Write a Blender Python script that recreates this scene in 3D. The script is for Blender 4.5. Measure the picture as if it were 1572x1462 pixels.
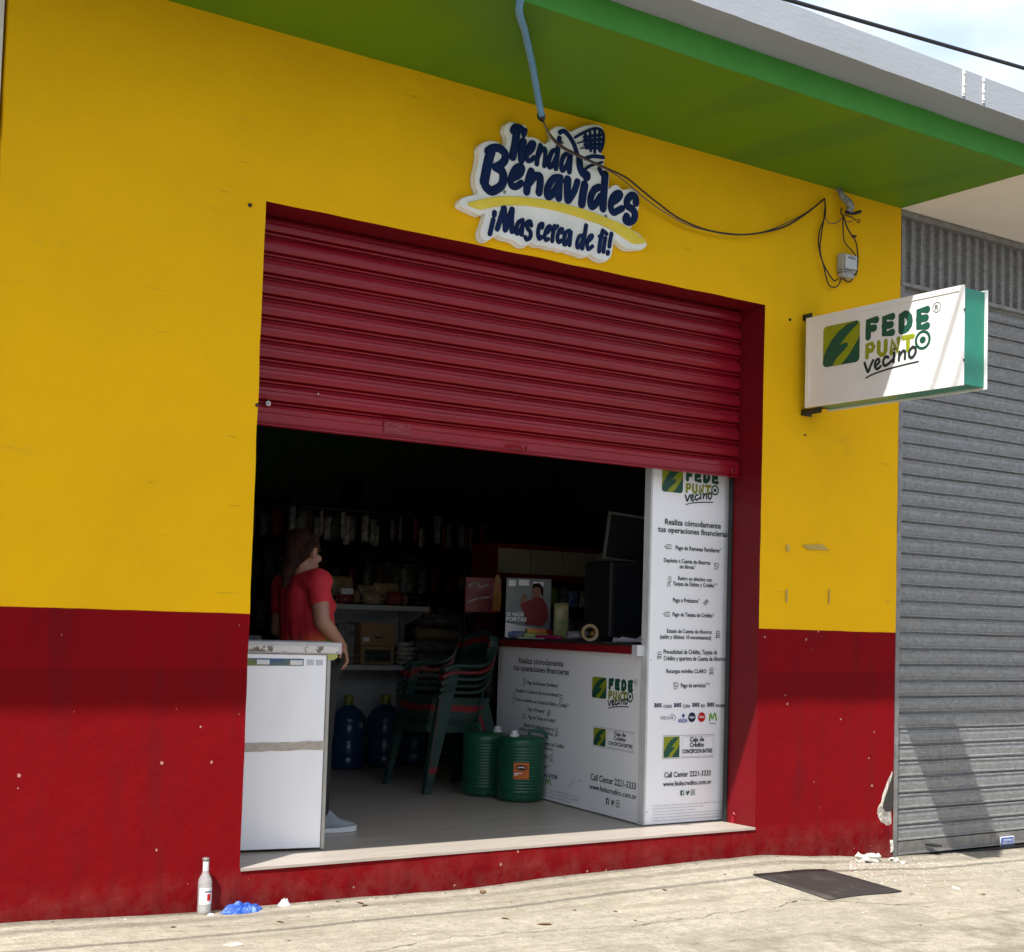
import bpy, math, random
from mathutils import Vector, Matrix, noise
random.seed(7)
PI = math.pi
S = bpy.context.scene
for o in list(bpy.data.objects): bpy.data.objects.remove(o)
COL = S.collection
# ------------------------------------------------------------------ camera
CAM = Vector((-2.62, -5.835, 1.108)); YAW, PIT, ROL = .605, .055, .029; FPX, PPX, PPY = 2186.95, 791.84, 835.08
FW = Vector((math.sin(YAW)*math.cos(PIT), math.cos(YAW)*math.cos(PIT), math.sin(PIT)))
rt0 = Vector((math.cos(YAW), -math.sin(YAW), 0)); up0 = rt0.cross(FW)
RT = rt0*math.cos(ROL)+up0*math.sin(ROL); UP = up0*math.cos(ROL)-rt0*math.sin(ROL)
cd = bpy.data.cameras.new('camera'); cam = bpy.data.objects.new('camera', cd); COL.objects.link(cam)
cam.matrix_world = Matrix(((RT.x, UP.x, -FW.x, CAM.x), (RT.y, UP.y, -FW.y, CAM.y), (RT.z, UP.z, -FW.z, CAM.z), (0, 0, 0, 1)))
cd.sensor_width = 36; cd.lens = FPX/1572*36; cd.shift_x = (786-PPX)/1572; cd.shift_y = (PPY-731)/1572
cd.clip_start = .1; cd.clip_end = 500
S.camera = cam
# ------------------------------------------------------------------ light
SUN = Vector((1.50, 1.0, -2.65)).normalized()          # the way the light travels
W = bpy.data.worlds.new('World'); S.world = W; W.use_nodes = True
nt = W.node_tree; nt.nodes.clear()
out = nt.nodes.new('ShaderNodeOutputWorld'); bg = nt.nodes.new('ShaderNodeBackground')
sky = nt.nodes.new('ShaderNodeTexSky'); sky.sky_type = 'NISHITA'; sky.sun_disc = False
sky.sun_elevation = math.asin(-SUN.z); sky.sun_rotation = math.atan2(-SUN.x, -SUN.y); sky.air_density = 1.0; sky.dust_density = 2.0
tc = nt.nodes.new('ShaderNodeTexCoord'); mp = nt.nodes.new('ShaderNodeMapping'); mp.inputs['Scale'].default_value = (1, 1, 2.2)
ns = nt.nodes.new('ShaderNodeTexNoise'); ns.inputs['Scale'].default_value = 2.6; ns.inputs['Detail'].default_value = 7; ns.inputs['Roughness'].default_value = .55
rp = nt.nodes.new('ShaderNodeValToRGB'); rp.color_ramp.elements[0].position = .28; rp.color_ramp.elements[1].position = .56
mx = nt.nodes.new('ShaderNodeMix'); mx.data_type = 'RGBA'; mx.inputs['B'].default_value = (2.25, 2.3, 2.5, 1)
L = nt.links.new
L(tc.outputs['Generated'], mp.inputs['Vector']); L(mp.outputs[0], ns.inputs['Vector']); L(ns.outputs['Fac'], rp.inputs[0]); L(rp.outputs[0], mx.inputs['Factor'])
n2 = nt.nodes.new('ShaderNodeTexNoise'); n2.inputs['Scale'].default_value = 7; n2.inputs['Detail'].default_value = 6; L(mp.outputs[0], n2.inputs['Vector'])
r2 = nt.nodes.new('ShaderNodeValToRGB'); r2.color_ramp.elements[0].position = .38; r2.color_ramp.elements[1].position = .6; r2.color_ramp.elements[0].color = (.62, .72, .88, 1); r2.color_ramp.elements[1].color = (1, 1, 1, 1); L(n2.outputs['Fac'], r2.inputs[0])
m2 = nt.nodes.new('ShaderNodeMix'); m2.data_type = 'RGBA'; m2.blend_type = 'MULTIPLY'; m2.inputs['Factor'].default_value = 1; m2.inputs['A'].default_value = (2.15, 2.2, 2.35, 1); L(r2.outputs[0], m2.inputs['B']); L(m2.outputs['Result'], mx.inputs['B'])
rp.color_ramp.elements[0].color = (.62, .62, .62, 1)
L(sky.outputs[0], mx.inputs['A']); L(mx.outputs['Result'], bg.inputs[0]); L(bg.outputs[0], out.inputs[0])
bg.inputs[1].default_value = .15
sl = bpy.data.lights.new('sun', 'SUN'); sl.energy = 2.45; sl.angle = math.radians(.5); sl.color = (1, .965, .91)
so = bpy.data.objects.new('sun', sl); COL.objects.link(so); so.rotation_euler = SUN.to_track_quat('-Z', 'Y').to_euler(); so.location = (0, 0, 20)
S.view_settings.view_transform = 'Standard'; S.view_settings.look = 'None'; S.view_settings.gamma = 1; S.view_settings.exposure = 1.82
# ------------------------------------------------------------------ helpers
def ray(px, py): return FW+RT*((px-PPX)/FPX)-UP*((py-PPY)/FPX)
def at(px, py, ax, v):
    i = 'xyz'.index(ax); r = ray(px, py); return CAM+r*((v-CAM[i])/r[i])
def dep(px, py, w): return CAM+ray(px, py)*w
def tag(o, label=None, cat=None, group=None, kind=None):
    for k, v in (('label', label), ('category', cat), ('group', group), ('kind', kind)):
        if v: o[k] = v
    return o
def thing(name, label, cat, loc=(0, 0, 0), rz=0, group=None):
    o = bpy.data.objects.new(name, None); COL.objects.link(o); o.location = loc; o.rotation_euler = (0, 0, rz); o.empty_display_size = .1
    return tag(o, label, cat, group)
def copy_tree(o, parent=None):
    c = o.copy(); COL.objects.link(c); c.parent = parent
    for ch in [x for x in bpy.data.objects if x.parent == o]: copy_tree(ch, c)
    return c
class MB:
    def __init__(s): s.v = []; s.f = []; s.m = []; s.sm = []; s.mi = 0
    def add(s, vs, fs, smooth=False):
        b = len(s.v); s.v += [tuple(p) for p in vs]
        for f in fs: s.f.append([b+i for i in f]); s.m.append(s.mi); s.sm.append(smooth)
        return s
    def box(s, a, b, bev=0.0):
        (x0, y0, z0), (x1, y1, z1) = a, b
        x0, x1 = sorted((x0, x1)); y0, y1 = sorted((y0, y1)); z0, z1 = sorted((z0, z1))
        if bev <= 0:
            return s.add([(x0,y0,z0),(x1,y0,z0),(x1,y1,z0),(x0,y1,z0),(x0,y0,z1),(x1,y0,z1),(x1,y1,z1),(x0,y1,z1)],
                [(0,3,2,1),(4,5,6,7),(0,1,5,4),(1,2,6,5),(2,3,7,6),(3,0,4,7)])
        e = min(bev, (x1-x0)*.45, (y1-y0)*.45, (z1-z0)*.45); vs = []; idx = {}
        for ix, (X, sx) in enumerate(((x0, 1), (x1, -1))):
            for iy, (Y, sy) in enumerate(((y0, 1), (y1, -1))):
                for iz, (Z, sz) in enumerate(((z0, 1), (z1, -1))):
                    for k, d in enumerate(((0, 1, 1), (1, 0, 1), (1, 1, 0))):
                        idx[ix, iy, iz, k] = len(vs); vs.append((X+sx*e*d[0], Y+sy*e*d[1], Z+sz*e*d[2]))
        F = []
        for a_ in (0, 1):
            F.append([idx[a_, 0, 0, 0], idx[a_, 1, 0, 0], idx[a_, 1, 1, 0], idx[a_, 0, 1, 0]])
            F.append([idx[0, a_, 0, 1], idx[1, a_, 0, 1], idx[1, a_, 1, 1], idx[0, a_, 1, 1]])
            F.append([idx[0, 0, a_, 2], idx[1, 0, a_, 2], idx[1, 1, a_, 2], idx[0, 1, a_, 2]])
            for b_ in (0, 1):
                F.append([idx[0, a_, b_, 1], idx[1, a_, b_, 1], idx[1, a_, b_, 2], idx[0, a_, b_, 2]])
                F.append([idx[a_, 0, b_, 0], idx[a_, 1, b_, 0], idx[a_, 1, b_, 2], idx[a_, 0, b_, 2]])
                F.append([idx[a_, b_, 0, 0], idx[a_, b_, 1, 0], idx[a_, b_, 1, 1], idx[a_, b_, 0, 1]])
                for c_ in (0, 1): F.append([idx[a_, b_, c_, k] for k in (0, 1, 2)])
        return s.add(vs, F)
    def xbox(s, M, size, bev=0.0):          # box in a transformed frame, centred
        t = MB(); t.box((-size[0]/2, -size[1]/2, -size[2]/2), (size[0]/2, size[1]/2, size[2]/2), bev)
        return s.add([M @ Vector(p) for p in t.v], t.f)
    def tube(s, pts, r, n=8, cap=True, smooth=True, flat=None):
        pts = [Vector(p) for p in pts]; rs = r if isinstance(r, (list, tuple)) else [r]*len(pts); vs = []; N = len(pts)
        u = None
        for i, p in enumerate(pts):
            t = (pts[min(i+1, N-1)]-pts[max(i-1, 0)]).normalized()
            if u is None: u = (Vector((0, 0, 1)) if abs(t.z) < .9 else Vector((1, 0, 0)))
            u = (u-t*u.dot(t)).normalized(); w = t.cross(u)
            for k in range(n):
                a = 2*PI*k/n; vs.append(p+u*math.cos(a)*rs[i]+w*math.sin(a)*rs[i])
        F = [[i*n+k, i*n+(k+1) % n, (i+1)*n+(k+1) % n, (i+1)*n+k] for i in range(N-1) for k in range(n)]
        if cap: F += [list(range(n))[::-1], [(N-1)*n+k for k in range(n)]]
        return s.add(vs, F, smooth)
    def lathe(s, c, prof, n=24, ax='z', smooth=True, sx=1, sy=1, cap=True):
        vs = []
        for (r, h) in prof:
            for k in range(n):
                a = 2*PI*k/n; p = (r*math.cos(a)*sx, r*math.sin(a)*sy, h)
                if ax == 'y': p = (p[0], p[2], p[1])
                if ax == 'x': p = (p[2], p[0], p[1])
                vs.append((c[0]+p[0], c[1]+p[1], c[2]+p[2]))
        F = [[i*n+k, i*n+(k+1) % n, (i+1)*n+(k+1) % n, (i+1)*n+k] for i in range(len(prof)-1) for k in range(n)]
        if cap: F += [list(range(n))[::-1], [(len(prof)-1)*n+k for k in range(n)]]
        return s.add(vs, F, smooth)
    def prism(s, pts, fr, h0, h1):           # fr(u, v, h) -> world
        n = len(pts); vs = [fr(u, v, h0) for u, v in pts]+[fr(u, v, h1) for u, v in pts]
        return s.add(vs, [list(range(n))[::-1], list(range(n, 2*n))]+[[i, (i+1) % n, n+(i+1) % n, n+i] for i in range(n)])
    def band(s, path, w, t, up=(0, 0, 1)):   # flat strip of width w (across) and thickness t along a path
        path = [Vector(p) for p in path]; up = Vector(up); vs = []; N = len(path)
        for i, p in enumerate(path):
            d = (path[min(i+1, N-1)]-path[max(i-1, 0)]).normalized(); a = d.cross(up).normalized(); b = a.cross(d).normalized()
            ww = w[i] if isinstance(w, (list, tuple)) else w
            vs += [p+a*ww/2+b*t/2, p-a*ww/2+b*t/2, p-a*ww/2-b*t/2, p+a*ww/2-b*t/2]
        F = [[i*4+k, i*4+(k+1) % 4, (i+1)*4+(k+1) % 4, (i+1)*4+k] for i in range(N-1) for k in range(4)]+[[3, 2, 1, 0], [4*N-4+k for k in range(4)]]
        return s.add(vs, F)
    def stroke(s, pts, w, fr, h=.001, th=.0004, smooth=True, boxy=1.0, n=6):
        pts = [Vector((a, b)) for a, b in pts]
        if smooth and len(pts) > 2:
            q = []
            for i in range(len(pts)-1):
                p0, p1, p2, p3 = pts[max(i-1, 0)], pts[i], pts[i+1], pts[min(i+2, len(pts)-1)]
                for k in range(5):
                    t = k/5; q.append(.5*((2*p1)+(p2-p0)*t+(2*p0-5*p1+4*p2-p3)*t*t+(3*p1-p0-3*p2+p3)*t**3))
            pts = q+[pts[-1]]
        N = len(pts); rings = []
        for i, p in enumerate(pts):
            t = (pts[min(i+1, N-1)]-pts[max(i-1, 0)]); t = t.normalized() if t.length > 1e-9 else Vector((1, 0))
            if i == 0:
                for a in (80, 55, 28): rings.append((p-t*(w/2)*math.sin(math.radians(a)), t, w/2*math.cos(math.radians(a))))
            rings.append((p, t, w/2))
            if i == N-1:
                for a in (28, 55, 80): rings.append((p+t*(w/2)*math.sin(math.radians(a)), t, w/2*math.cos(math.radians(a))))
        vs = []
        for p, t, r in rings:
            nn = Vector((-t.y, t.x))
            for k in range(n+1):
                a = PI*k/n; c = math.cos(a); sn = math.sin(a)**boxy
                q = p+nn*(r*c); vs.append(fr(q.x, q.y, h+th*sn*(.25+.75*min(1, r/(w*.5)))))
        m = n+1
        F = [[i*m+k, i*m+k+1, (i+1)*m+k+1, (i+1)*m+k] for i in range(len(rings)-1) for k in range(n)]
        F += [[i*m+n, i*m, (i+1)*m, (i+1)*m+n] for i in range(len(rings)-1)]
        return s.add(vs, F, th > .002)
    def build(s, name, mat, parent=None, loc=None):
        me = bpy.data.meshes.new(name); me.from_pydata(s.v, [], s.f)
        for m in (mat if isinstance(mat, (list, tuple)) else [mat]): me.materials.append(m)
        for p, mi, sm in zip(me.polygons, s.m, s.sm): p.material_index = mi; p.use_smooth = sm
        me.update(); import bmesh
        bm = bmesh.new(); bm.from_mesh(me); bmesh.ops.recalc_face_normals(bm, faces=bm.faces); bm.to_mesh(me); bm.free()
        o = bpy.data.objects.new(name, me); COL.objects.link(o); o.parent = parent
        if loc: o.location = loc
        return o
def obj_from(me, name, mat, parent=None):
    me.materials.clear()
    for m in (mat if isinstance(mat, (list, tuple)) else [mat]): me.materials.append(m)
    o = bpy.data.objects.new(name, me); COL.objects.link(o); o.parent = parent; return o
# ---- materials
def new_mat(name):
    m = bpy.data.materials.new(name); m.use_nodes = True; return m, m.node_tree, m.node_tree.nodes['Principled BSDF']
def nd(t, typ, **k):
    n = t.nodes.new(typ)
    for a, b in k.items():
        if a.startswith('i_'): n.inputs[a[2:]].default_value = b
        else: setattr(n, a, b)
    return n
def lk(t, a, b): t.links.new(a, b)
def noise_n(t, scale, detail=6, rough=.6, coord='Object', stretch=None):
    tc = nd(t, 'ShaderNodeTexCoord'); m = nd(t, 'ShaderNodeMapping')
    if stretch: m.inputs['Scale'].default_value = stretch
    lk(t, tc.outputs[coord], m.inputs[0]); n = nd(t, 'ShaderNodeTexNoise'); n.inputs['Scale'].default_value = scale; n.inputs['Detail'].default_value = detail; n.inputs['Roughness'].default_value = rough
    lk(t, m.outputs[0], n.inputs[0]); return n
def ramp(t, src, a, b, ca=(0, 0, 0, 1), cb=(1, 1, 1, 1)):
    r = nd(t, 'ShaderNodeValToRGB'); r.color_ramp.elements[0].position = a; r.color_ramp.elements[1].position = b
    r.color_ramp.elements[0].color = ca; r.color_ramp.elements[1].color = cb; lk(t, src, r.inputs[0]); return r
def mixc(t, fac, a, b):
    m = nd(t, 'ShaderNodeMix'); m.data_type = 'RGBA'
    for s, v in (('Factor', fac), ('A', a), ('B', b)):
        if isinstance(v, (tuple, float, int)): m.inputs[s].default_value = v if not isinstance(v, tuple) or len(v) == 4 else (*v, 1)
        else: lk(t, v, m.inputs[s])
    return m.outputs['Result']
def math_n(t, op, a, b=0.0):
    m = nd(t, 'ShaderNodeMath'); m.operation = op
    for i, v in enumerate((a, b)):
        if isinstance(v, (int, float)): m.inputs[i].default_value = v
        else: lk(t, v, m.inputs[i])
    return m.outputs[0]
def bump(t, bs, src, strength, dist=.01):
    b = nd(t, 'ShaderNodeBump'); b.inputs['Strength'].default_value = strength; b.inputs['Distance'].default_value = dist
    lk(t, src, b.inputs['Height']); lk(t, b.outputs[0], bs.inputs['Normal'])
def pm(name, col, rough=.5, col2=None, ns=6, metal=0, bmp=0, bs=60, stretch=None, trans=0, ior=1.45, spec=.5, lo=.35, hi=.65, alpha=1):
    m, t, b = new_mat(name); b.inputs['Roughness'].default_value = rough; b.inputs['Metallic'].default_value = metal; b.inputs['IOR'].default_value = ior
    b.inputs['Transmission Weight'].default_value = trans; b.inputs['Specular IOR Level'].default_value = spec
    if col2 is None: col2 = tuple(c*.82 for c in col)
    n = noise_n(t, ns, stretch=stretch); r = ramp(t, n.outputs['Fac'], lo, hi)
    lk(t, mixc(t, r.outputs[0], col, col2), b.inputs['Base Color'])
    rr = nd(t, 'ShaderNodeMapRange'); rr.inputs['To Min'].default_value = rough*.8; rr.inputs['To Max'].default_value = min(1, rough*1.2); lk(t, n.outputs['Fac'], rr.inputs[0]); lk(t, rr.outputs[0], b.inputs['Roughness'])
    if bmp: bump(t, b, noise_n(t, bs, 4, stretch=stretch).outputs['Fac'], bmp)
    return m
def flatm(name, col, rough=.5): return pm(name, col, rough, tuple(c*.9 for c in col), ns=20)
# wall paint: yellow above, red below, with repaint bands, chips and dust
def wall_paint():
    m, t, b = new_mat('painted_plaster'); tc = nd(t, 'ShaderNodeTexCoord'); sx = nd(t, 'ShaderNodeSeparateXYZ'); lk(t, tc.outputs['Object'], sx.inputs[0])
    wob = noise_n(t, 3, 3); z = math_n(t, 'ADD', sx.outputs['Z'], math_n(t, 'MULTIPLY', math_n(t, 'SUBTRACT', wob.outputs['Fac'], .5), .010))
    isy = math_n(t, 'GREATER_THAN', z, 1.112)
    big = ramp(t, noise_n(t, 1.3, 8, .62).outputs['Fac'], .3, .72); fine = noise_n(t, 35, 5)
    ye = mixc(t, big.outputs[0], (.87, .49, .006, 1), (.77, .425, .007, 1))
    sm = ramp(t, noise_n(t, 2.2, 9, .7, stretch=(1, 1, 2.5)).outputs['Fac'], .60, .72)
    ye = mixc(t, math_n(t, 'MULTIPLY', sm.outputs[0], .36), ye, (.46, .30, .04, 1))
    sc = ramp(t, noise_n(t, 14, 2, .5, stretch=(.25, 1, 3)).outputs['Fac'], .73, .745)
    ye = mixc(t, math_n(t, 'MULTIPLY', sc.outputs[0], .35), ye, (.30, .19, .04, 1))
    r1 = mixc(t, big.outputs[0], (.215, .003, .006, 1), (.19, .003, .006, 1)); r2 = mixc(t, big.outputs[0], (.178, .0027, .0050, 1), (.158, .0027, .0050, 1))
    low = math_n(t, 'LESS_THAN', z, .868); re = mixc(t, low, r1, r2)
    # scuffs lighter and dusty towards the pavement splash zone
    du = nd(t, 'ShaderNodeMapRange'); du.inputs['From Min'].default_value = .02; du.inputs['From Max'].default_value = -.22; lk(t, sx.outputs['Z'], du.inputs[0])
    dn = ramp(t, noise_n(t, 7, 8, .7).outputs['Fac'], .42, .7); re = mixc(t, math_n(t, 'MULTIPLY', math_n(t, 'MULTIPLY', du.outputs[0], dn.outputs[0]), .26), re, (.34, .20, .16, 1))
    st = ramp(t, noise_n(t, 3, 7, .65, stretch=(2.2, 1, .5)).outputs['Fac'], .5, .68); re = mixc(t, math_n(t, 'MULTIPLY', st.outputs[0], .5), re, (.10, .006, .009, 1))  # darker blotches, partly soft shadow patches painted into the red
    vo = nd(t, 'ShaderNodeTexVoronoi'); vo.inputs['Scale'].default_value = 11; lk(t, tc.outputs['Object'], vo.inputs[0])
    ch = math_n(t, 'LESS_THAN', math_n(t, 'ADD', vo.outputs['Distance'], math_n(t, 'MULTIPLY', noise_n(t, 70, 2).outputs['Fac'], .12)), math_n(t, 'ADD', .075, math_n(t, 'MULTIPLY', vo.outputs['Color'], .075)))
    sel = math_n(t, 'GREATER_THAN', noise_n(t, 2.5, 2).outputs['Fac'], .45); ch = math_n(t, 'MULTIPLY', ch, sel)
    sf = ramp(t, noise_n(t, 5, 9, .8, stretch=(1, 1, 2)).outputs['Fac'], .64, .72); re = mixc(t, math_n(t, 'MULTIPLY', sf.outputs[0], .35), re, (.22, .05, .05, 1))
    re = mixc(t, ch, re, (.38, .20, .17, 1))
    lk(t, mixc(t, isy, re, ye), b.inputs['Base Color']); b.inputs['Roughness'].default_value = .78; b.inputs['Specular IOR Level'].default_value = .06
    h = math_n(t, 'ADD', math_n(t, 'MULTIPLY', fine.outputs['Fac'], .5), math_n(t, 'ADD', math_n(t, 'MULTIPLY', noise_n(t, 4, 3).outputs['Fac'], 2.5), math_n(t, 'MULTIPLY', noise_n(t, 160, 3).outputs['Fac'], .25)))
    h = math_n(t, 'SUBTRACT', h, math_n(t, 'MULTIPLY', ch, .6)); bump(t, b, h, .42, .008)
    return m
M = {}
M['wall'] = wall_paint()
M['reveal'] = pm('red_reveal_paint', (.16, .003, .007), .5, (.135, .003, .006), 4, spec=.25, bmp=.2, bs=40)
def green_paint():
    m, t, b = new_mat('green_soffit_paint'); n = ramp(t, noise_n(t, .9, 4).outputs['Fac'], .4, .6)
    c = mixc(t, n.outputs[0], (.085, .21, .008, 1), (.105, .22, .005, 1)); p = ramp(t, noise_n(t, 1.6, 1, .3, stretch=(1.2, .35, 1)).outputs['Fac'], .58, .66)
    lk(t, mixc(t, math_n(t, 'MULTIPLY', p.outputs[0], .5), c, (.06, .16, .018, 1)), b.inputs['Base Color']); b.inputs['Roughness'].default_value = .5; b.inputs['Specular IOR Level'].default_value = .25
    bump(t, b, math_n(t, 'ADD', noise_n(t, 3, 3).outputs['Fac'], math_n(t, 'MULTIPLY', noise_n(t, 60, 3).outputs['Fac'], .15)), .3, .01); return m
M['green'] = green_paint()
M['fascia'] = pm('green_fascia_paint', (.055, .28, .03), .6, (.045, .25, .026), 3, bmp=.35, bs=30)
M['cornice'] = pm('weathered_white_concrete', (.30, .32, .345), .8, (.26, .275, .295), 3, bmp=.15, bs=45, stretch=(.4, 1, 1.3), lo=.4, hi=.85)
M['beige'] = pm('beige_soffit_paint', (.78, .72, .63), .8, (.72, .66, .57), 1.5, bmp=.2)
M['white_wall'] = pm('white_neighbour_paint', (.82, .82, .80), .8, (.75, .75, .73), 2, bmp=.3)
M['shut_red'] = pm('red_shutter_enamel', (.26, .006, .016), .30, (.21, .006, .014), 3, bmp=.12, bs=25, spec=.45, stretch=(.4, 1, 1))
def galv():
    m, t, b = new_mat('galvanised_steel'); v = nd(t, 'ShaderNodeTexVoronoi'); v.inputs['Scale'].default_value = 60
    tc = nd(t, 'ShaderNodeTexCoord'); mp = nd(t, 'ShaderNodeMapping'); mp.inputs['Scale'].default_value = (.6, 1, 1); lk(t, tc.outputs['Object'], mp.inputs[0]); lk(t, mp.outputs[0], v.inputs[0])
    g = ramp(t, v.outputs['Color'], .1, .9, (.19, .20, .205, 1), (.285, .295, .30, 1)); st = ramp(t, noise_n(t, 9, 8, .75, stretch=(.18, 1, 4)).outputs['Fac'], .46, .68)
    c = mixc(t, math_n(t, 'MULTIPLY', st.outputs[0], .45), g.outputs[0], (.27, .255, .23, 1)); w = ramp(t, noise_n(t, 16, 6, .8, stretch=(.3, 1, 2.5)).outputs['Fac'], .70, .74)
    c = mixc(t, w.outputs[0], c, (.55, .55, .53, 1)); lk(t, c, b.inputs['Base Color'])
    b.inputs['Metallic'].default_value = .4; rr = nd(t, 'ShaderNodeMapRange'); rr.inputs['To Min'].default_value = .42; rr.inputs['To Max'].default_value = .7; lk(t, st.outputs[0], rr.inputs[0]); lk(t, rr.outputs[0], b.inputs['Roughness'])
    bump(t, b, noise_n(t, 45, 5).outputs['Fac'], .35, .004); return m
M['galv'] = galv()
M['steel'] = pm('grey_steel', (.30, .30, .30), .5, (.2, .19, .18), 10, metal=.6, bmp=.2)
M['black'] = pm('black_rubber', (.012, .012, .013), .55, bmp=.2)
M['dark_metal'] = pm('dark_painted_metal', (.02, .022, .022), .5)
M['white'] = pm('white_laminate', (.80, .82, .84), .45, (.75, .77, .79), 2.5, bmp=.06, bs=120, lo=.3, hi=.8)
M['cab_front'] = pm('worn_white_panel', (.87, .89, .92), .45, (.74, .74, .72), 4, bmp=.08, bs=9, lo=.5, hi=.95, stretch=(1, 1, .5))
M['sign_white'] = pm('white_sign_face', (.80, .79, .77), .4, (.73, .72, .70), 4, bmp=.05, bs=150)
M['vinyl'] = pm('white_vinyl_print', (.88, .90, .93), .35, (.85, .87, .90), 2, bmp=.05, bs=18)
M['ink'] = flatm('dark_ink', (.014, .03, .03), .5)
M['dgreen'] = flatm('dark_green_ink', (.010, .085, .055), .45)
M['lime'] = flatm('lime_ink', (.27, .31, .012), .45)
M['sgreen'] = pm('green_sign_vinyl', (.008, .20, .12), .3, (.008, .16, .10), 5, bmp=.25, bs=7)
M['grey_ink'] = flatm('grey_ink', (.25, .26, .27)); M['navy'] = flatm('navy_ink', (.01, .02, .07)); M['rink'] = flatm('red_ink', (.5, .01, .01)); M['gink'] = flatm('green_ink', (.15, .4, .03)); M['blink'] = flatm('blue_ink', (.03, .09, .35))
M['letter'] = pm('navy_foam_letter', (.005, .020, .085), .65, (.004, .014, .062), 6, spec=.15, bmp=.15, bs=80)
M['backing'] = pm('white_foam_backing', (.84, .85, .84), .6, (.74, .76, .73), 5, bmp=.1)
M['arc'] = pm('yellow_foam', (.80, .62, .04), .5, (.72, .56, .04), 8)
M['blue_pipe'] = pm('blue_conduit', (.14, .33, .52), .4, (.10, .26, .44), 12)
M['concrete'] = None
def pavement():
    m, t, b = new_mat('worn_concrete'); big = ramp(t, noise_n(t, .9, 8, .65).outputs['Fac'], .35, .68)
    c = mixc(t, big.outputs[0], (.46, .415, .335, 1), (.345, .31, .245, 1))
    tc = nd(t, 'ShaderNodeTexCoord'); rot = nd(t, 'ShaderNodeMapping'); rot.inputs['Rotation'].default_value = (0, 0, math.radians(-52)); rot.inputs['Scale'].default_value = (.35, 3.2, 1)
    lk(t, tc.outputs['Object'], rot.inputs[0]); n2 = nd(t, 'ShaderNodeTexNoise'); n2.inputs['Scale'].default_value = 3.5; n2.inputs['Detail'].default_value = 8; n2.inputs['Roughness'].default_value = .68; lk(t, rot.outputs[0], n2.inputs[0])
    br = ramp(t, n2.outputs['Fac'], .50, .66); c = mixc(t, math_n(t, 'MULTIPLY', br.outputs[0], .55), c, (.17, .145, .095, 1))
    sx = nd(t, 'ShaderNodeSeparateXYZ'); lk(t, tc.outputs['Object'], sx.inputs[0])
    far = nd(t, 'ShaderNodeMapRange'); far.inputs['From Min'].default_value = -.75; far.inputs['From Max'].default_value = -1.35; lk(t, sx.outputs['Y'], far.inputs[0])
    al = ramp(t, noise_n(t, 3.0, 9, .72).outputs['Fac'], .44, .62); c = mixc(t, math_n(t, 'MULTIPLY', math_n(t, 'MULTIPLY', far.outputs[0], al.outputs[0]), .72), c, (.105, .10, .065, 1))
    sp = ramp(t, noise_n(t, 22, 6, .75).outputs['Fac'], .30, .44, (1, 1, 1, 1), (0, 0, 0, 1)); c = mixc(t, math_n(t, 'MULTIPLY', sp.outputs[0], .6), c, (.12, .105, .075, 1))
    wh = ramp(t, noise_n(t, 11, 7, .75).outputs['Fac'], .60, .75); c = mixc(t, math_n(t, 'MULTIPLY', wh.outputs[0], .55), c, (.50, .46, .38, 1))
    mf = ramp(t, noise_n(t, 17, 12, .82, stretch=(.8, 1.3, 1)).outputs['Fac'], .40, .60); c = mixc(t, math_n(t, 'MULTIPLY', mf.outputs[0], .58), c, (.20, .175, .135, 1))
    ff = ramp(t, noise_n(t, 75, 6, .85).outputs['Fac'], .38, .52, (1, 1, 1, 1), (0, 0, 0, 1)); c = mixc(t, math_n(t, 'MULTIPLY', ff.outputs[0], .5), c, (.15, .13, .10, 1))
    gn = ramp(t, noise_n(t, 2.7, 4, .6).outputs['Fac'], .70, .76); c = mixc(t, math_n(t, 'MULTIPLY', gn.outputs[0], .4), c, (.28, .36, .12, 1))
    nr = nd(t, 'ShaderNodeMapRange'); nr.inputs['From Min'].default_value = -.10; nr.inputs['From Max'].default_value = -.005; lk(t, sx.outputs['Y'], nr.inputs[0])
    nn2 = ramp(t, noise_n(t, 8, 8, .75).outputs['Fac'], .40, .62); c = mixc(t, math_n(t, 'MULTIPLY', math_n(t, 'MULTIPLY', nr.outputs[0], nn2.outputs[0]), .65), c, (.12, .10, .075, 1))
    lk(t, c, b.inputs['Base Color']); b.inputs['Roughness'].default_value = .9; b.inputs['Specular IOR Level'].default_value = .2
    h = math_n(t, 'ADD', noise_n(t, 9, 8, .7).outputs['Fac'], math_n(t, 'MULTIPLY', noise_n(t, 90, 4, .7).outputs['Fac'], .35)); bump(t, b, h, .8, .016); return m
M['pave'] = pavement()
M['asphalt'] = pm('pale_street_surface', (.19, .18, .165), .9, (.15, .145, .13), 2, bmp=.5, bs=150)
def floor_tile():
    m, t, b = new_mat('wood_look_tile'); n = noise_n(t, 5, 8, .7, stretch=(.35, 6, 1)); r = ramp(t, n.outputs['Fac'], .32, .7)
    c = mixc(t, r.outputs[0], (.46, .41, .35, 1), (.25, .22, .18, 1)); tc = nd(t, 'ShaderNodeTexCoord')
    bk = nd(t, 'ShaderNodeTexBrick'); bk.inputs['Scale'].default_value = 1; bk.inputs['Brick Width'].default_value = 1.2; bk.inputs['Row Height'].default_value = .21; bk.inputs['Mortar Size'].default_value = .0022; bk.inputs['Mortar Smooth'].default_value = .1
    lk(t, tc.outputs['Object'], bk.inputs[0]); c = mixc(t, math_n(t, 'MULTIPLY', bk.outputs['Fac'], .7), c, (.10, .09, .08, 1)); lk(t, c, b.inputs['Base Color'])
    b.inputs['Roughness'].default_value = .33; bump(t, b, math_n(t, 'SUBTRACT', math_n(t, 'MULTIPLY', n.outputs['Fac'], .2), bk.outputs['Fac']), .3, .003); return m
M['tile'] = floor_tile()
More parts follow.
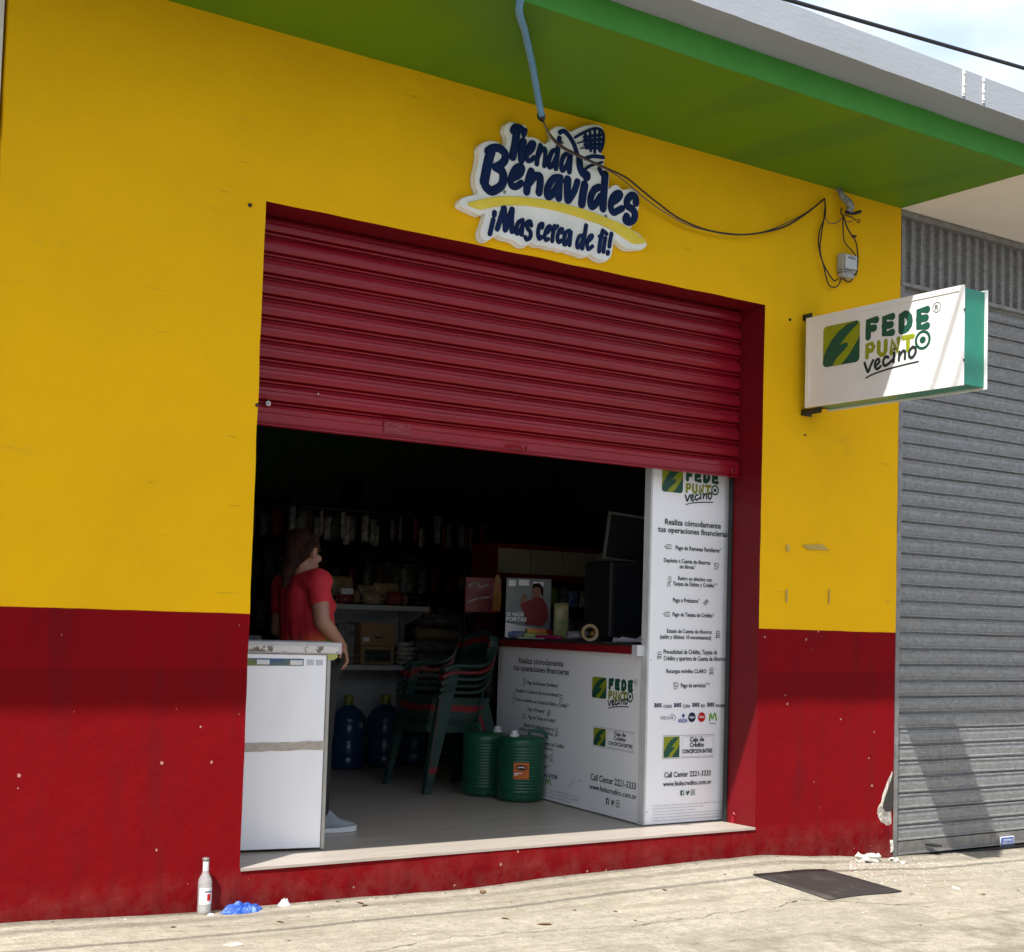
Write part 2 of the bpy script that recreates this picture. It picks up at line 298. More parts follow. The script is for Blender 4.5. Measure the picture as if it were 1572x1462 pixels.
M['sill'] = pm('pale_sill_tile', (.39, .345, .295), .4, (.32, .28, .24), 7, stretch=(.4, 4, 1))
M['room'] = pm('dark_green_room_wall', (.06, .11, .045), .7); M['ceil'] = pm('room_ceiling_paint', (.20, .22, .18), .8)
M['shelf'] = pm('white_shelf_steel', (.36, .38, .38), .5, (.30, .31, .31), 3)
M['cream'] = pm('cream_door_panel', (.46, .43, .30), .5, (.42, .39, .27), 3)
M['redlam'] = pm('red_laminate', (.22, .008, .012), .45); M['blacktop'] = pm('dark_counter_top', (.03, .028, .028), .4)
M['chair_g'] = pm('dark_green_plastic', (.010, .030, .024), .42); M['chair_g2'] = pm('teal_green_plastic', (.020, .052, .044), .42); M['chair_r'] = pm('red_plastic', (.20, .015, .02), .42)
M['drum'] = pm('green_drum_plastic', (.008, .085, .042), .34, (.007, .075, .036), 5, bmp=.05, bs=20)
M['capw'] = pm('white_plastic', (.62, .64, .66), .4); M['orange'] = pm('orange_label', (.55, .13, .015), .5, (.45, .10, .015), 20)
M['jug'] = pm('blue_water_jug', (.03, .085, .19), .2, (.02, .06, .15), 4, trans=.35); M['wrap'] = pm('yellow_green_wrap', (.30, .30, .03), .4, (.1, .14, .02), 40)
M['card'] = pm('cardboard', (.30, .19, .10), .8, (.25, .155, .08), 6); M['brownbag'] = pm('brown_snack_bag', (.26, .17, .08), .25, (.45, .34, .20), 18, bmp=.6, bs=14)
M['redbag'] = pm('red_snack_bag', (.30, .02, .025), .25, (.16, .01, .02), 14, bmp=.6, bs=12); M['whitebag'] = pm('white_pack', (.55, .52, .46), .35, (.16, .13, .10), 22, bmp=.5, bs=14); M['greybag'] = pm('grey_pack', (.26, .26, .25), .35, (.08, .08, .08), 22, bmp=.5, bs=12)
M['ybag'] = pm('yellow_pack', (.45, .30, .04), .35, (.5, .12, .03), 14, bmp=.5, bs=14); M['pink'] = pm('pink_pack', (.38, .02, .12), .35); M['gpack'] = pm('green_box', (.10, .30, .05), .4, (.35, .4, .1), 30); M['bpack'] = pm('blue_pack', (.03, .10, .40), .35, (.4, .45, .5), 25)
M['glassb'] = pm('brown_glass', (.03, .02, .01), .12, trans=.3); M['tape'] = pm('packing_tape', (.40, .30, .16), .35, (.34, .25, .13), 20); M['ptape'] = pm('clear_tape', (.50, .46, .40), .3, (.36, .32, .27), 30, bmp=.6, bs=30, stretch=(1, 1, 4))
M['paper'] = pm('white_paper', (.72, .73, .75), .7)
M['skin'] = pm('skin', (.27, .135, .085), .5, (.235, .115, .07), 8, bmp=.05, bs=200); M['hair'] = pm('brown_hair', (.030, .011, .006), .75, (.014, .006, .004), 40, bmp=.9, bs=60, stretch=(3, 3, .4), spec=.15)
M['pants'] = pm('black_trousers', (.010, .011, .013), .8, bmp=.3, bs=200); M['shoe'] = pm('grey_knit_shoe', (.22, .245, .27), .8, (.22, .25, .28), 30, bmp=.5, bs=260); M['sole'] = pm('white_rubber_sole', (.62, .62, .62), .6)
def shirt_mat():
    m, t, b = new_mat('red_print_shirt'); tc = nd(t, 'ShaderNodeTexCoord'); sx = nd(t, 'ShaderNodeSeparateXYZ'); lk(t, tc.outputs['Object'], sx.inputs[0])
    n = noise_n(t, 6, 4); z = math_n(t, 'ADD', sx.outputs['Z'], math_n(t, 'MULTIPLY', math_n(t, 'SUBTRACT', n.outputs['Fac'], .5), .05))
    z = math_n(t, 'SUBTRACT', z, math_n(t, 'MULTIPLY', math_n(t, 'SUBTRACT', sx.outputs['X'], .72), .55))
    f = nd(t, 'ShaderNodeMapRange'); f.inputs['From Min'].default_value = 1.06; f.inputs['From Max'].default_value = .97; lk(t, z, f.inputs[0])
    g = nd(t, 'ShaderNodeMapRange'); g.inputs['From Min'].default_value = .985; g.inputs['From Max'].default_value = .955; lk(t, z, g.inputs[0])
    c = mixc(t, f.outputs[0], (.36, .006, .014, 1), (.36, .07, .015, 1)); c = mixc(t, g.outputs[0], c, (.16, .30, .02, 1)); lk(t, c, b.inputs['Base Color']); b.inputs['Roughness'].default_value = .8
    bump(t, b, noise_n(t, 500, 2).outputs['Fac'], .2, .002); return m
M['shirt'] = shirt_mat()
M['glass'] = pm('clear_bottle_glass', (.70, .72, .70), .06, (.70, .72, .70), spec=1.0); M['glass'].node_tree.nodes['Principled BSDF'].inputs['Alpha'].default_value = .30; M['bluebag'] = pm('blue_plastic_film', (.015, .07, .36), .25, (.25, .38, .60), 30, bmp=1, bs=50, lo=.52, hi=.7)
M['plate'] = pm('rusty_plate', (.030, .025, .023), .7, (.085, .07, .06), 5, metal=.2, bmp=.4, bs=40, lo=.5, hi=.8); M['plaster'] = pm('broken_plaster', (.66, .63, .57), .9, (.45, .43, .39), 20, bmp=.8, bs=60)
M['hole'] = pm('dark_cavity', (.03, .028, .025), .9); M['leaf'] = pm('dry_leaf', (.13, .07, .035), .8, (.22, .15, .07), 20); M['crack'] = pm('dirt_filled_crack', (.055, .045, .03), .95)
M['meter'] = pm('grey_meter_plastic', (.44, .46, .46), .5); M['tapeg'] = pm('grey_tape', (.12, .13, .13), .45, (.35, .36, .36), 25, bmp=.6, bs=40)
M['cable'] = pm('brown_black_cable', (.030, .018, .013), .5); M['cable2'] = pm('pale_cable', (.16, .11, .08), .5)
def txt(s, fr, u0, u1, v0, v1, mat, name, parent, bold=.012, h=.0012, z=None):
    cu = bpy.data.curves.new('t', 'FONT'); cu.body = s; cu.offset = bold; cu.resolution_u = 2
    o = bpy.data.objects.new('t', cu); COL.objects.link(o); dg = bpy.context.evaluated_depsgraph_get(); dg.update()
    me = bpy.data.meshes.new_from_object(o.evaluated_get(dg)); bpy.data.objects.remove(o)
    xs = [v.co.x for v in me.vertices]; ax, bx = min(xs), max(xs); ys = [v.co.y for v in me.vertices]; ay, by = min(ys), max(ys)
    if z: ay, by = z
    for v in me.vertices:
        v.co = fr(u0+(v.co.x-ax)/(bx-ax)*(u1-u0), v0+(v.co.y-ay)/(by-ay)*(v1-v0), h)
    me.name = name
    return obj_from(me, name, mat, parent)
# ================================================================== SETTING
XS = [-9, -3, -1.0, 0, .43, 1.12, 1.9, 3.16, 3.58, 4.27, 5.6, 14]; ZS = [-.10, -.12, -.141, -.171, -.175, -.18, -.163, -.156, -.188, -.250, -.277, -.34]
def gz(x, y):
    for i in range(len(XS)-1):
        if x <= XS[i+1] or i == len(XS)-2:
            t = max(0, min(1, (x-XS[i])/(XS[i+1]-XS[i]))); z = ZS[i]+(ZS[i+1]-ZS[i])*(t*t*(3-2*t)*.5+t*.5); break
    d = max(0, -y); k = min(1, d/1.0); z = z*(1-k)+(-.20-.028*(x-1))*k*1.0 if d > 0 else z
    return z-.035*d+.006*noise.noise(Vector((x*1.3, y*1.3, 0)))+.0025*noise.noise(Vector((x*6, y*6, 3)))
def frange(a, b, s):
    n = abs(int(round((b-a)/s))); return [a+(b-a)*i/n for i in range(n+1)]
mb = MB(); gx = frange(-9, -1.6, .4)[:-1]+frange(-1.6, 6.4, .05)[:-1]+frange(6.4, 14, .4); gy = frange(.12, -2.0, .05)[:-1]+frange(-2.0, -2.8, .2)
n = len(gx); mb.add([(x, y, gz(x, y)) for y in gy for x in gx]+[(x, -2.8, -.55) for x in gx], [[j*n+i, j*n+i+1, (j+1)*n+i+1, (j+1)*n+i] for j in range(len(gy)) for i in range(n-1)], True)
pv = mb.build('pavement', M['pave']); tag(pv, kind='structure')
rd = MB().add([(-120, -120, -.47), (120, -120, -.47), (120, -2.7, -.47), (-120, -2.7, -.47)], [(0, 1, 2, 3)]).build('road', M['asphalt']); tag(rd, kind='structure')
# low ground under everything
tag(MB().add([(-160, -160, -.62), (160, -160, -.62), (160, 160, -.62), (-160, 160, -.62)], [(0, 1, 2, 3)]).build('ground', M['asphalt']), kind='structure')
def crack(pts, w):
    m = MB(); P = []
    for i in range(len(pts)-1):
        a, b = Vector(pts[i]), Vector(pts[i+1]); k = max(2, int((b-a).length/.025))
        for j in range(k): P.append(a+(b-a)*j/k)
    vs = []
    for i, p in enumerate(P):
        nz = noise.noise(Vector((p.x*9, p.y*9, 1.7)))*.03+noise.noise(Vector((p.x*40, p.y*40, 5)))*.010; ww = w*(.2+1.6*abs(noise.noise(Vector((p.x*14, 3, 0)))))
        for s_ in (-1, 1): x, y = p.x, p.y+nz+s_*ww; vs.append((x, y, gz(x, y)+.003))
    return m.add(vs, [[2*i, 2*i+1, 2*i+3, 2*i+2] for i in range(len(P)-1)]).build('pavement_crack', M['crack'], pv)
crack([(-.6, -.93), (.0, -.88), (.34, -.82), (.64, -.76), (1.17, -.79), (1.55, -.84), (2.19, -.79), (2.5, -.76), (2.72, -.72)], .0035)
crack([(.2, -1.05), (.7, -1.12), (1.2, -1.08), (1.9, -1.2), (2.8, -1.5)], .0022); crack([(2.72, -.72), (3.3, -.9), (3.9, -1.25), (4.6, -1.9)], .003); crack([(-.3, -.25), (-.1, -.28), (.2, -.24)], .002)
crack([(1.17, -.79), (1.21, -.95), (1.24, -1.2), (1.3, -1.5)], .003); crack([(.32, -.02), (.45, -.2), (.52, -.36)], .0016); crack([(4.4, -.35), (4.35, -.8), (4.1, -1.3), (4.2, -1.9)], .004); crack([(2.1, -.02), (2.3, -.35)], .0012)
# ------------------------------------------------------------------ shop building
H, DW, WR, WL, SO = 2.959, 3.10, 4.250, -1.152, 3.741
shop = thing('shop_building', 'shop front painted yellow over red with a half open red shutter and green canopy', 'building')
def shop_front():
    m = MB(); xs = frange(WL, 0, .05)[:-1]+frange(0, DW, .05)[:-1]+frange(DW, WR, .05); zs = frange(-.5, 0, .05)[:-1]+frange(0, H, .05)[:-1]+frange(H, 4.3, .06)
    ids = {}
    def vid(i, k):
        if (i, k) not in ids:
            x, z = xs[i], zs[k]; y = .004*noise.noise(Vector((x*1.1, 0, z*1.1)))+.0016*noise.noise(Vector((x*7, 2, z*7)))
            jx = .0035*noise.noise(Vector((z*5, 9, x))) if 0 < i < len(xs)-1 else 0.004*noise.noise(Vector((z*6, 4, 0)))
            ids[i, k] = len(m.v); m.v.append((x+jx, y, z+.003*noise.noise(Vector((x*5, 3, z)))))
        return ids[i, k]
    i0 = xs.index(0); i1 = min(range(len(xs)), key=lambda i: abs(xs[i]-DW)); k0 = min(range(len(zs)), key=lambda i: abs(zs[i])); k1 = min(range(len(zs)), key=lambda i: abs(zs[i]-H))
    for i in range(len(xs)-1):
        for k in range(len(zs)-1):
            if i0 <= i < i1 and k0 <= k < k1: continue
            m.f.append([vid(i, k), vid(i+1, k), vid(i+1, k+1), vid(i, k+1)]); m.m.append(0); m.sm.append(True)
    def back(v, y=.25): p = m.v[v]; m.v.append((p[0], y, p[2])); return len(m.v)-1
    def strip(ids_, mat, y=.25):
        b = [back(v, y) for v in ids_]
        fr = []
        for v in ids_: m.v.append((m.v[v][0], m.v[v][1], m.v[v][2])); fr.append(len(m.v)-1)
        for a in range(len(ids_)-1): m.f.append([fr[a], fr[a+1], b[a+1], b[a]]); m.m.append(mat); m.sm.append(False)
    strip([vid(i0, k) for k in range(k0, k1+1)], 1); strip([vid(i1, k) for k in range(k0, k1+1)], 1); strip([vid(i, k1) for i in range(i0, i1+1)], 1)
    strip([vid(len(xs)-1, k) for k in range(len(zs))], 0, .30); strip([vid(0, k) for k in range(len(zs))], 0, .30)
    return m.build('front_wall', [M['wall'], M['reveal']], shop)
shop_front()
# door step tile
st = MB(); st.box((.004, -.006, -.012), (DW-.003, .26, .0)); st.build('door_sill', M['sill'], shop)
# drilled holes / plugs in the wall
for (px, py, r) in ((384, 315, .009), (1213, 491, .008), (395, 622, .008), (1236, 668, .006)):
    p = at(px, py, 'y', -.004); MB().lathe((p.x, -.006, p.z), [(r, 0), (r, .01)], 10, 'y').build('wall_hole', M['hole'], shop)
# faded tape marks on the yellow wall right of the door
for a in ([(1206, 837), (1211, 836), (1211, 846), (1207, 847)], [(1230, 837), (1262, 836), (1272, 845), (1240, 844)], [(1206, 905), (1209, 905), (1208, 925), (1205, 924)], [(1272, 905), (1274, 905), (1273, 927), (1271, 926)]):
    pts = [at(*q, 'y', 0) for q in a]; MB().prism([(p.x, p.z) for p in pts], lambda u, v, h: Vector((u, -h, v)), .0035, .0048).build('tape_residue', pm('old_tape', (.52, .36, .07), .5), shop)
# broken corner plaster
hp = [(1369, 1184), (1366, 1196), (1360, 1214), (1354, 1232), (1353, 1240), (1358, 1246), (1366, 1245), (1369, 1240)]
def rough_prism(pix, h0, h1, mat, name, parent, jit=.004):
    pts = [at(a, b, 'y', 0) for a, b in pix]; q = []
    for i in range(len(pts)):
        a, b = pts[i], pts[(i+1) % len(pts)]
        for k in range(4): c = a.lerp(b, k/4); q.append((c.x+random.uniform(-jit, jit), c.z+random.uniform(-jit, jit)))
    m = MB(); nn = len(q); cx = sum(a for a, b in q)/nn; cz = sum(b for a, b in q)/nn
    vs = [(a, -h0, b) for a, b in q]+[(cx+(a-cx)*.75, -(h0+(h1-h0)*random.uniform(.5, 1)), cz+(b-cz)*.75) for a, b in q]+[(cx, -h1, cz)]
    F = [[i, (i+1) % nn, nn+(i+1) % nn, nn+i] for i in range(nn)]+[[nn+i, nn+(i+1) % nn, 2*nn] for i in range(nn)]
    return m.add(vs, F).build(name, mat, parent)
hq = [(1369.5, 1183), (1362, 1200), (1354, 1222), (1351, 1234), (1347, 1240), (1346, 1250), (1351, 1262), (1362, 1269), (1368, 1266), (1368.5, 1248), (1360, 1247), (1355, 1243), (1357, 1232), (1364, 1212), (1369, 1196)]
rough_prism(hq, .001, .010, pm('broken_render', (.60, .56, .50), .9, (.20, .18, .16), 9, bmp=1.0, bs=50), 'broken_plaster_edge', shop, .004); rough_prism(hp, .0105, .0115, M['hole'], 'wall_cavity', shop, .001)
rough_prism([(1366, 1290), (1370, 1290), (1371, 1308), (1367, 1310)], .001, .012, M['plaster'], 'broken_plaster_edge', shop, .003)
# canopy
def xrow(m, x0, x1, prof, amp=.004, step=.12, f=3.0, seed=0):   # extrude a closed profile (y,z) along x with small waviness
    xs = frange(x0, x1, step); n = len(prof); vs = []
    for x in xs:
        for k, (y, z) in enumerate(prof): w = noise.noise(Vector((x*f, k*3.1+seed, 0)))*amp; vs.append((x, y+w*.5, z+w))
    F = [[i*n+k, i*n+(k+1) % n, (i+1)*n+(k+1) % n, (i+1)*n+k] for i in range(len(xs)-1) for k in range(n)]+[list(range(n))[::-1], [(len(xs)-1)*n+k for k in range(n)]]
    return m.add(vs, F)
xrow(MB(), -6, WR, [(-.950, SO), (.25, SO), (.25, 3.93), (-.950, 3.93)], .003, seed=1).build('canopy_soffit', M['green'], shop)
xrow(MB(), -6, 12, [(-.962, SO-.002), (-.952, SO-.002), (-.952, 3.93), (-.962, 3.93)], .003, seed=4).build('canopy_fascia', M['fascia'], shop)
xrow(MB(), -6, 12, [(-1.197, 3.862), (-.9625, 3.868), (-.9625, 4.01), (-1.192, 4.018)], .004, .1, 5, 8).build('roof_cornice', M['cornice'], shop)
for (x, w) in ((3.30, .006), (3.46, .003)):
    c = MB().box((x-w, -1.204, 3.875), (x+w, -1.196, 4.01)); [c.lathe((x, -1.205, z_), [(.010, 0), (.006, .006)], 8, 'y') for z_ in (3.89, 3.93, 3.99)]; c.build('cornice_patch', M['white_wall'], shop)
MB().box((-6, -.94, 3.94), (12, 6.4, 4.008)).build('roof_slab', M['cornice'], shop)
# room
RX0, RX1, RY1, RZ = -1.12, 6.2, 6.3, 3.4
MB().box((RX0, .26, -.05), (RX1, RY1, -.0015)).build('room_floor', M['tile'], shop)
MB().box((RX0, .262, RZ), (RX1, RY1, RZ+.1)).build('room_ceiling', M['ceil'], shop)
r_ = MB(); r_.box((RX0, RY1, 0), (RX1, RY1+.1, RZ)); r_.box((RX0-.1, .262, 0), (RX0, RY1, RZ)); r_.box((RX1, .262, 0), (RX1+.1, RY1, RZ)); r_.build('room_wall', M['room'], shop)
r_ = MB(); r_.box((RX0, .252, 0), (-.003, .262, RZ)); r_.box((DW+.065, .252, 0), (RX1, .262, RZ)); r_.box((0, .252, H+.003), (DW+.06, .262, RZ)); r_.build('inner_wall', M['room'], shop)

# red shutter
def slats(m, x0, x1, z0, z1, pitch, yb, dp, x_step=.15, wob=.0015, prof=None):
    prof = prof or [(0, .2), (.05, .0), (.10, .62), (.16, .62), (.20, .35), (.36, .95), (.55, 1.0), (.75, .85), (.90, .45), (.955, .0), (.985, .0)]
    ys = []; N = int(math.ceil((z1-z0)/pitch))
    for k in range(N):
        for (a, b) in prof:
            z = z0+(k+a)*pitch
            if z <= z1: ys.append((z, b))
    xs = frange(x0, x1, x_step); vs = []
    for x in xs:
        for (z, b) in ys:
            q = int((z-z0)/pitch); w = wob*noise.noise(Vector((x*1.4, q*3.7, 0)))+wob*.5*noise.noise(Vector((x*5, q*1.7, 4)))
            vs.append((x, yb-dp*b+w, z+w*1.5))
    n = len(ys); m.add(vs, [[i*n+k, (i+1)*n+k, (i+1)*n+k+1, i*n+k+1] for i in range(len(xs)-1) for k in range(n-1)])
    return m
rs = slats(MB(), .002, DW-.008, 2.075, 3.03, .0985, .210, .028, prof=[(0, .1), (.04, .0), (.07, .5), (.12, .62), (.16, .45), (.19, .1), (.215, .0), (.26, .75), (.34, .95), (.5, 1.0), (.62, .93), (.65, .80), (.68, .88), (.82, .72), (.92, .30), (.965, .0), (.985, .0)]).build('roller_shutter', M['shut_red'], shop)
bb = MB(); xrow(bb, .004, DW-.008, [(.212, 1.985), (.180, 1.985), (.176, 2.0), (.176, 2.035), (.181, 2.04), (.181, 2.06), (.19, 2.075), (.212, 2.075)], .0012, .15); bb.build('bottom_bar', M['shut_red'], rs)
bb = MB(); xrow(bb, .004, DW-.008, [(.212, 1.978), (.165, 1.978), (.165, 1.984), (.212, 1.984)], .001); bb.build('angle_lip', M['shut_red'], rs)
p = at(610, 659, 'y', .17); MB().box((p.x-.075, .170, p.z-.028), (p.x+.075, .176, p.z+.032), .003).build('name_plate', pm('overpainted_plate', (.20, .01, .018), .55, (.30, .05, .05), 60, bmp=1.0, bs=90), rs)
p = at(410, 620, 'y', .18); MB().lathe((p.x, .165, p.z), [(.004, 0), (.012, 0), (.012, .012), (.005, .012), (.005, .001)], 12, 'y', cap=False).build('rivet', M['capw'], rs)
p = at(488, 605, 'y', .18); MB().lathe((p.x, .174, p.z), [(.004, 0), (.004, .01)], 8, 'y').build('rivet', M['capw'], rs)
p = at(794, 689, 'y', .165); MB().tube([(p.x-.05, .16, p.z), (p.x-.045, .145, p.z+.02), (p.x+.045, .145, p.z+.02), (p.x+.05, .16, p.z)], .006, 8).build('pull_handle', M['shut_red'], rs)
p = at(1126, 723, 'y', .165); ringp = [(p.x+.017*math.cos(a*PI/8), .162, p.z+.017*math.sin(a*PI/8)) for a in range(17)]; MB().tube(ringp, .0045, 6).build('lock_ring', M['shut_red'], rs)
g = MB(); g.box((DW-.012, .226, 0), (DW-.002, .250, H)); g.box((DW-.012, .2505, 0), (DW+.03, .256, H)); g.build('guide_rail', M['dark_metal'], rs)
g = MB(); g.box((.002, .188, 0), (.007, .235, H)); g.box((.03, .188, 0), (.035, .235, H)); g.build('guide_rail', M['shut_red'], rs)
g = MB(); p = at(1125, 1247, 'y', .18); g.box((p.x-.005, .165, -.0), (p.x+.012, .19, .05)); g.tube([(p.x-.01, .17, .06), (p.x+.015, .16, .04), (p.x+.012, .165, .005)], .007, 6); g.build('guide_bracket', M['shut_red'], rs)
MB().tube([(.0, .36, 3.12), (DW, .36, 3.12)], .12, 16).build('shutter_roll', M['shut_red'], rs)
# ------------------------------------------------------------------ neighbours
nb = thing('neighbour_building', 'neighbouring shop on the right closed with a galvanised grey roller shutter', 'building', (0, 0, 0))
ns_ = slats(MB(), WR+.055, 9, -.17, 3.262, .0985, .072, .020, .12, .002, [(0, .0), (.05, .0), (.065, .8), (.10, 1.0), (.17, 1.0), (.20, .55), (.30, .62), (.55, .78), (.78, .70), (.83, 1.0), (.90, 1.0), (.93, .7), (.945, .0)]).build('roller_shutter', M['galv'], nb)
g = MB(); xrow(g, WR+.055, 9, [(.08, -.245), (.03, -.245), (.03, -.24), (.055, -.235), (.05, -.17), (.08, -.17)], .001); g.build('bottom_bar', M['steel'], ns_)
g = MB(); xrow(g, WR+.055, 9, [(.08, -.268), (.015, -.268), (.015, -.256), (.08, -.256)], .001); g.build('shutter_foot', M['black'], ns_)
p = at(1430, 1290, 'y', .03); g = MB(); g.box((p.x-.03, -.03, -.205), (p.x+.03, .055, -.195)); g.build('pull_handle', M['dark_metal'], ns_)
p = at(1546, 1292, 'y', .04); fr = lambda u, v, h: Vector((p.x+u, .044-h, p.z+v)); MB().prism([(-.07, -.033), (.07, -.033), (.07, .033), (-.07, .033)], fr, 0, .006).build('maker_label', M['vinyl'], ns_)
MB().prism([(-.064, -.027), (.064, -.027), (.064, .027), (-.064, .027)], fr, .006, .0075).build('maker_label', M['blink'], ns_)
for k, s_ in enumerate(('CORTINAS', 'METALICAS')): txt(s_, fr, -.05, .05, .003-.022*k, .018-.022*k, M['vinyl'], 'label_text', ns_, h=.0085)
g = MB(); g.box((WR+.014, .01, -.26), (WR+.052, .055, 3.27)); g.build('guide_rail', M['steel'], nb)
g = MB(); xs = []; x = WR+.02; k = 0
prof = [(0, 0), (.036, 0), (.044, .022), (.074, .022), (.082, 0)]
while x < 9: xs += [(x+a, b) for a, b in prof]; x += .09
vs = [(a, .07-b, z) for z in (3.285, 3.70) for a, b in xs]; n = len(xs); g.add(vs, [[i, i+1, n+i+1, n+i] for i in range(n-1)]); g.build('corrugated_panel', M['galv'], nb)
g = MB(); g.box((WR+.01, -.0, 3.262), (9, .09, 3.285)); g.box((WR+.01, .008, 3.70), (9, .09, 3.735)); g.build('lintel_bar', M['steel'], nb)
g = MB(); g.box((WR+.004, -.950, SO+.001), (12, .3, 3.93)); g.build('soffit', M['beige'], nb)
g = MB(); g.box((WR+.01, .095, -.3), (12, .3, 3.93)); g.build('wall', M['beige'], nb)
nl = thing('neighbour_building', 'neighbouring white house wall seen as a sliver left of the yellow shop', 'building')
xrow(MB(), -9, WL-.012, [(.35, -.5), (.02, -.5), (.02, 6.0), (.35, 6.0)], .002, .5).build('wall', M['white_wall'], nl)
# unseen houses added to block low sky (their shaded fronts face the shop)
def sky_block_house(x0, x1, h, mat, label, cols):
    t = thing('sky_block_house', label, 'building', (x0, -15.5, -.35)); w = x1-x0
    MB().box((0, -6, 0), (w, 0, h)).build('wall', mat, t); MB().box((-.1, -6.2, h+.002), (w+.1, .45, h+.18)).build('roof', M['steel'], t)
    for c in range(cols):
        u = w*(c+.5)/cols
        if c % 3 == 1: MB().box((u-.5, .003, .05), (u+.5, .05, 2.2)).build('door', M['dark_metal'], t)
        else: MB().box((u-.6, .003, 1.0), (u+.6, .05, 2.1)).build('window', M['dark_metal'], t)
    return t
sky_block_house(-16, -1, 3.6, pm('ochre_house_paint', (.55, .45, .32), .9), 'unseen ochre single storey house added across the street to block sky, left', 5)
sky_block_house(-.8, 12, 4.2, pm('grey_house_paint', (.52, .54, .55), .9), 'unseen grey taller house added across the street to block sky, middle', 4)
sky_block_house(12.2, 26, 3.5, pm('brick_house_paint', (.42, .30, .25), .9), 'unseen brick red house added across the street to block sky, right', 5)
# ------------------------------------------------------------------ raised shop sign
sg = thing('shop_sign', 'raised white sign with navy letters reading Tienda Benavides over a yellow swoosh', 'sign', (0, 0, 0))
def cr(ox, oy, sc): return lambda a, b: (lambda p: (p.x, p.z))(at(ox+a/sc, oy+b/sc, 'y', -.055))
SF = lambda u, v, h: Vector((u, -h, v))
c8 = cr(700, 170, 5.071); A_ = cr(700, 170, 9.825); B_ = cr(840, 170, 9.825); C_ = cr(700, 280, 9.825); D_ = cr(840, 280, 9.825)
outl = [(40,700),(75,668),(180,640),(163,570),(160,500),(175,430),(190,340),(188,290),(212,250),(270,230),(335,240),(392,270),(408,205),(388,150),(402,100),(440,82),(500,97),(550,108),(566,150),(568,198),(605,200),(650,218),(700,252),(745,228),(765,190),(752,150),(790,120),(850,122),(900,158),(960,130),(1050,105),(1130,110),(1165,160),(1160,250),(1142,330),(1168,352),(1164,400),(1162,445),(1205,490),(1200,600),(1235,580),(1272,577),(1310,612),(1370,602),(1428,640),(1438,720),(1420,800),(1392,880),(1372,915),(1430,950),(1490,1010),(1495,1045),(1470,1068),(1360,1075),(1310,1052),(1242,1003),(1232,1080),(1208,1148),(1150,1165),(1090,1140),(1060,1115),(1030,1128),(990,1125),(940,1105),(905,1098),(870,1082),(830,1085),(790,1068),(740,1065),(690,1048),(640,1045),(595,1025),(560,1050),(510,1045),(470,1015),(430,1000),(380,990),(330,965),(290,990),(250,1010),(212,995),(198,935),(228,850),(238,795),(195,808),(130,780),(50,742)]
def smooth_closed(p, k=3):
    q = []; n = len(p)
    for i in range(n):
        a, b, c, d = [Vector(p[(i+j-1) % n]) for j in range(4)]
        for s_ in range(k):
            t = s_/k; v = .5*((2*b)+(c-a)*t+(2*a-5*b+4*c-d)*t*t+(3*b-a-3*c+d)*t**3); q.append((v.x, v.y))
    return q
def bevel_prism(m, pts, fr, h0, h1, e):
    n = len(pts); nrm = []
    area = sum(pts[i][0]*pts[(i+1) % n][1]-pts[(i+1) % n][0]*pts[i][1] for i in range(n)); sgn = 1 if area > 0 else -1
    for i in range(n):
        a, b, c = Vector(pts[i-1]), Vector(pts[i]), Vector(pts[(i+1) % n]); t = (c-a); t = t.normalized() if t.length > 1e-9 else Vector((1, 0)); nrm.append(Vector((-t.y, t.x))*sgn)
    rg = [[fr(u, v, h0) for u, v in pts], [fr(u, v, h1-e) for u, v in pts], [fr(u+q.x*e, v+q.y*e, h1) for (u, v), q in zip(pts, nrm)]]
    m.add(rg[0]+rg[1]+rg[2], [[k*n+i, k*n+(i+1) % n, (k+1)*n+(i+1) % n, (k+1)*n+i] for k in (0, 1) for i in range(n)]+[[2*n+i for i in range(n)]])
bk = MB(); po = smooth_closed([c8(*q) for q in outl]); bevel_prism(bk, po, SF, .022, .045, .004); bk.build('sign_backing', M['backing'], sg)
bk = MB(); cxm = sum(a for a, b in po)/len(po); czm = sum(b for a, b in po)/len(po); bevel_prism(bk, [(cxm+(a-cxm)*1.006, czm+(b-czm)*1.008-.003) for a, b in po], SF, .003, .0215, .003); bk.build('sign_base_layer', M['backing'], sg)
arc = [(95,720),(200,690),(330,670),(450,667),(600,680),(800,715),(1000,768),(1200,842),(1330,902),(1430,972),(1485,1020),(1440,1035),(1380,1030),(1310,985),(1180,905),(1000,840),(800,780),(600,742),(450,733),(330,742),(210,765),(150,755)]
bk = MB(); bevel_prism(bk, smooth_closed([c8(*q) for q in arc], 3), SF, .045, .057, .003); bk.build('yellow_swoosh', M['arc'], sg)
U = 1/9.825/300
def letters(name, frm, strokes, lift=0):
    m = MB()
    for i, (pts, w) in enumerate(strokes): m.stroke([frm(*q) for q in pts], w*U*(1.5 if w >= 70 else 1.28), SF, .045, .009+.0004*(i % 5), boxy=.3, n=8)
    m.build(name, M['letter'], sg)
letters('letters_tienda', A_, [([(880,300),(920,250),(1000,278)],85),([(935,290),(905,500),(868,690)],88),([(1030,460),(1000,620),(1000,740)],78),([(1058,290),(1035,365)],62),
  ([(1095,650),(1160,590),(1190,500),(1150,480),(1100,560),(1078,680),(1095,750),(1150,740),(1190,700)],58),([(1290,520),(1245,680),(1232,800)],62),([(1250,690),(1300,590),(1352,575),(1360,680),(1345,830)],56),
  ([(1530,590),(1460,620),(1412,760),(1424,850),(1480,800),(1530,690)],58),([(1575,410),(1548,600),(1520,870)],62)])
letters('letter_a', B_, [([(350,630),(265,680),(228,800),(240,900),(300,840),(350,710)],58),([(365,640),(358,800),(347,920)],64)])
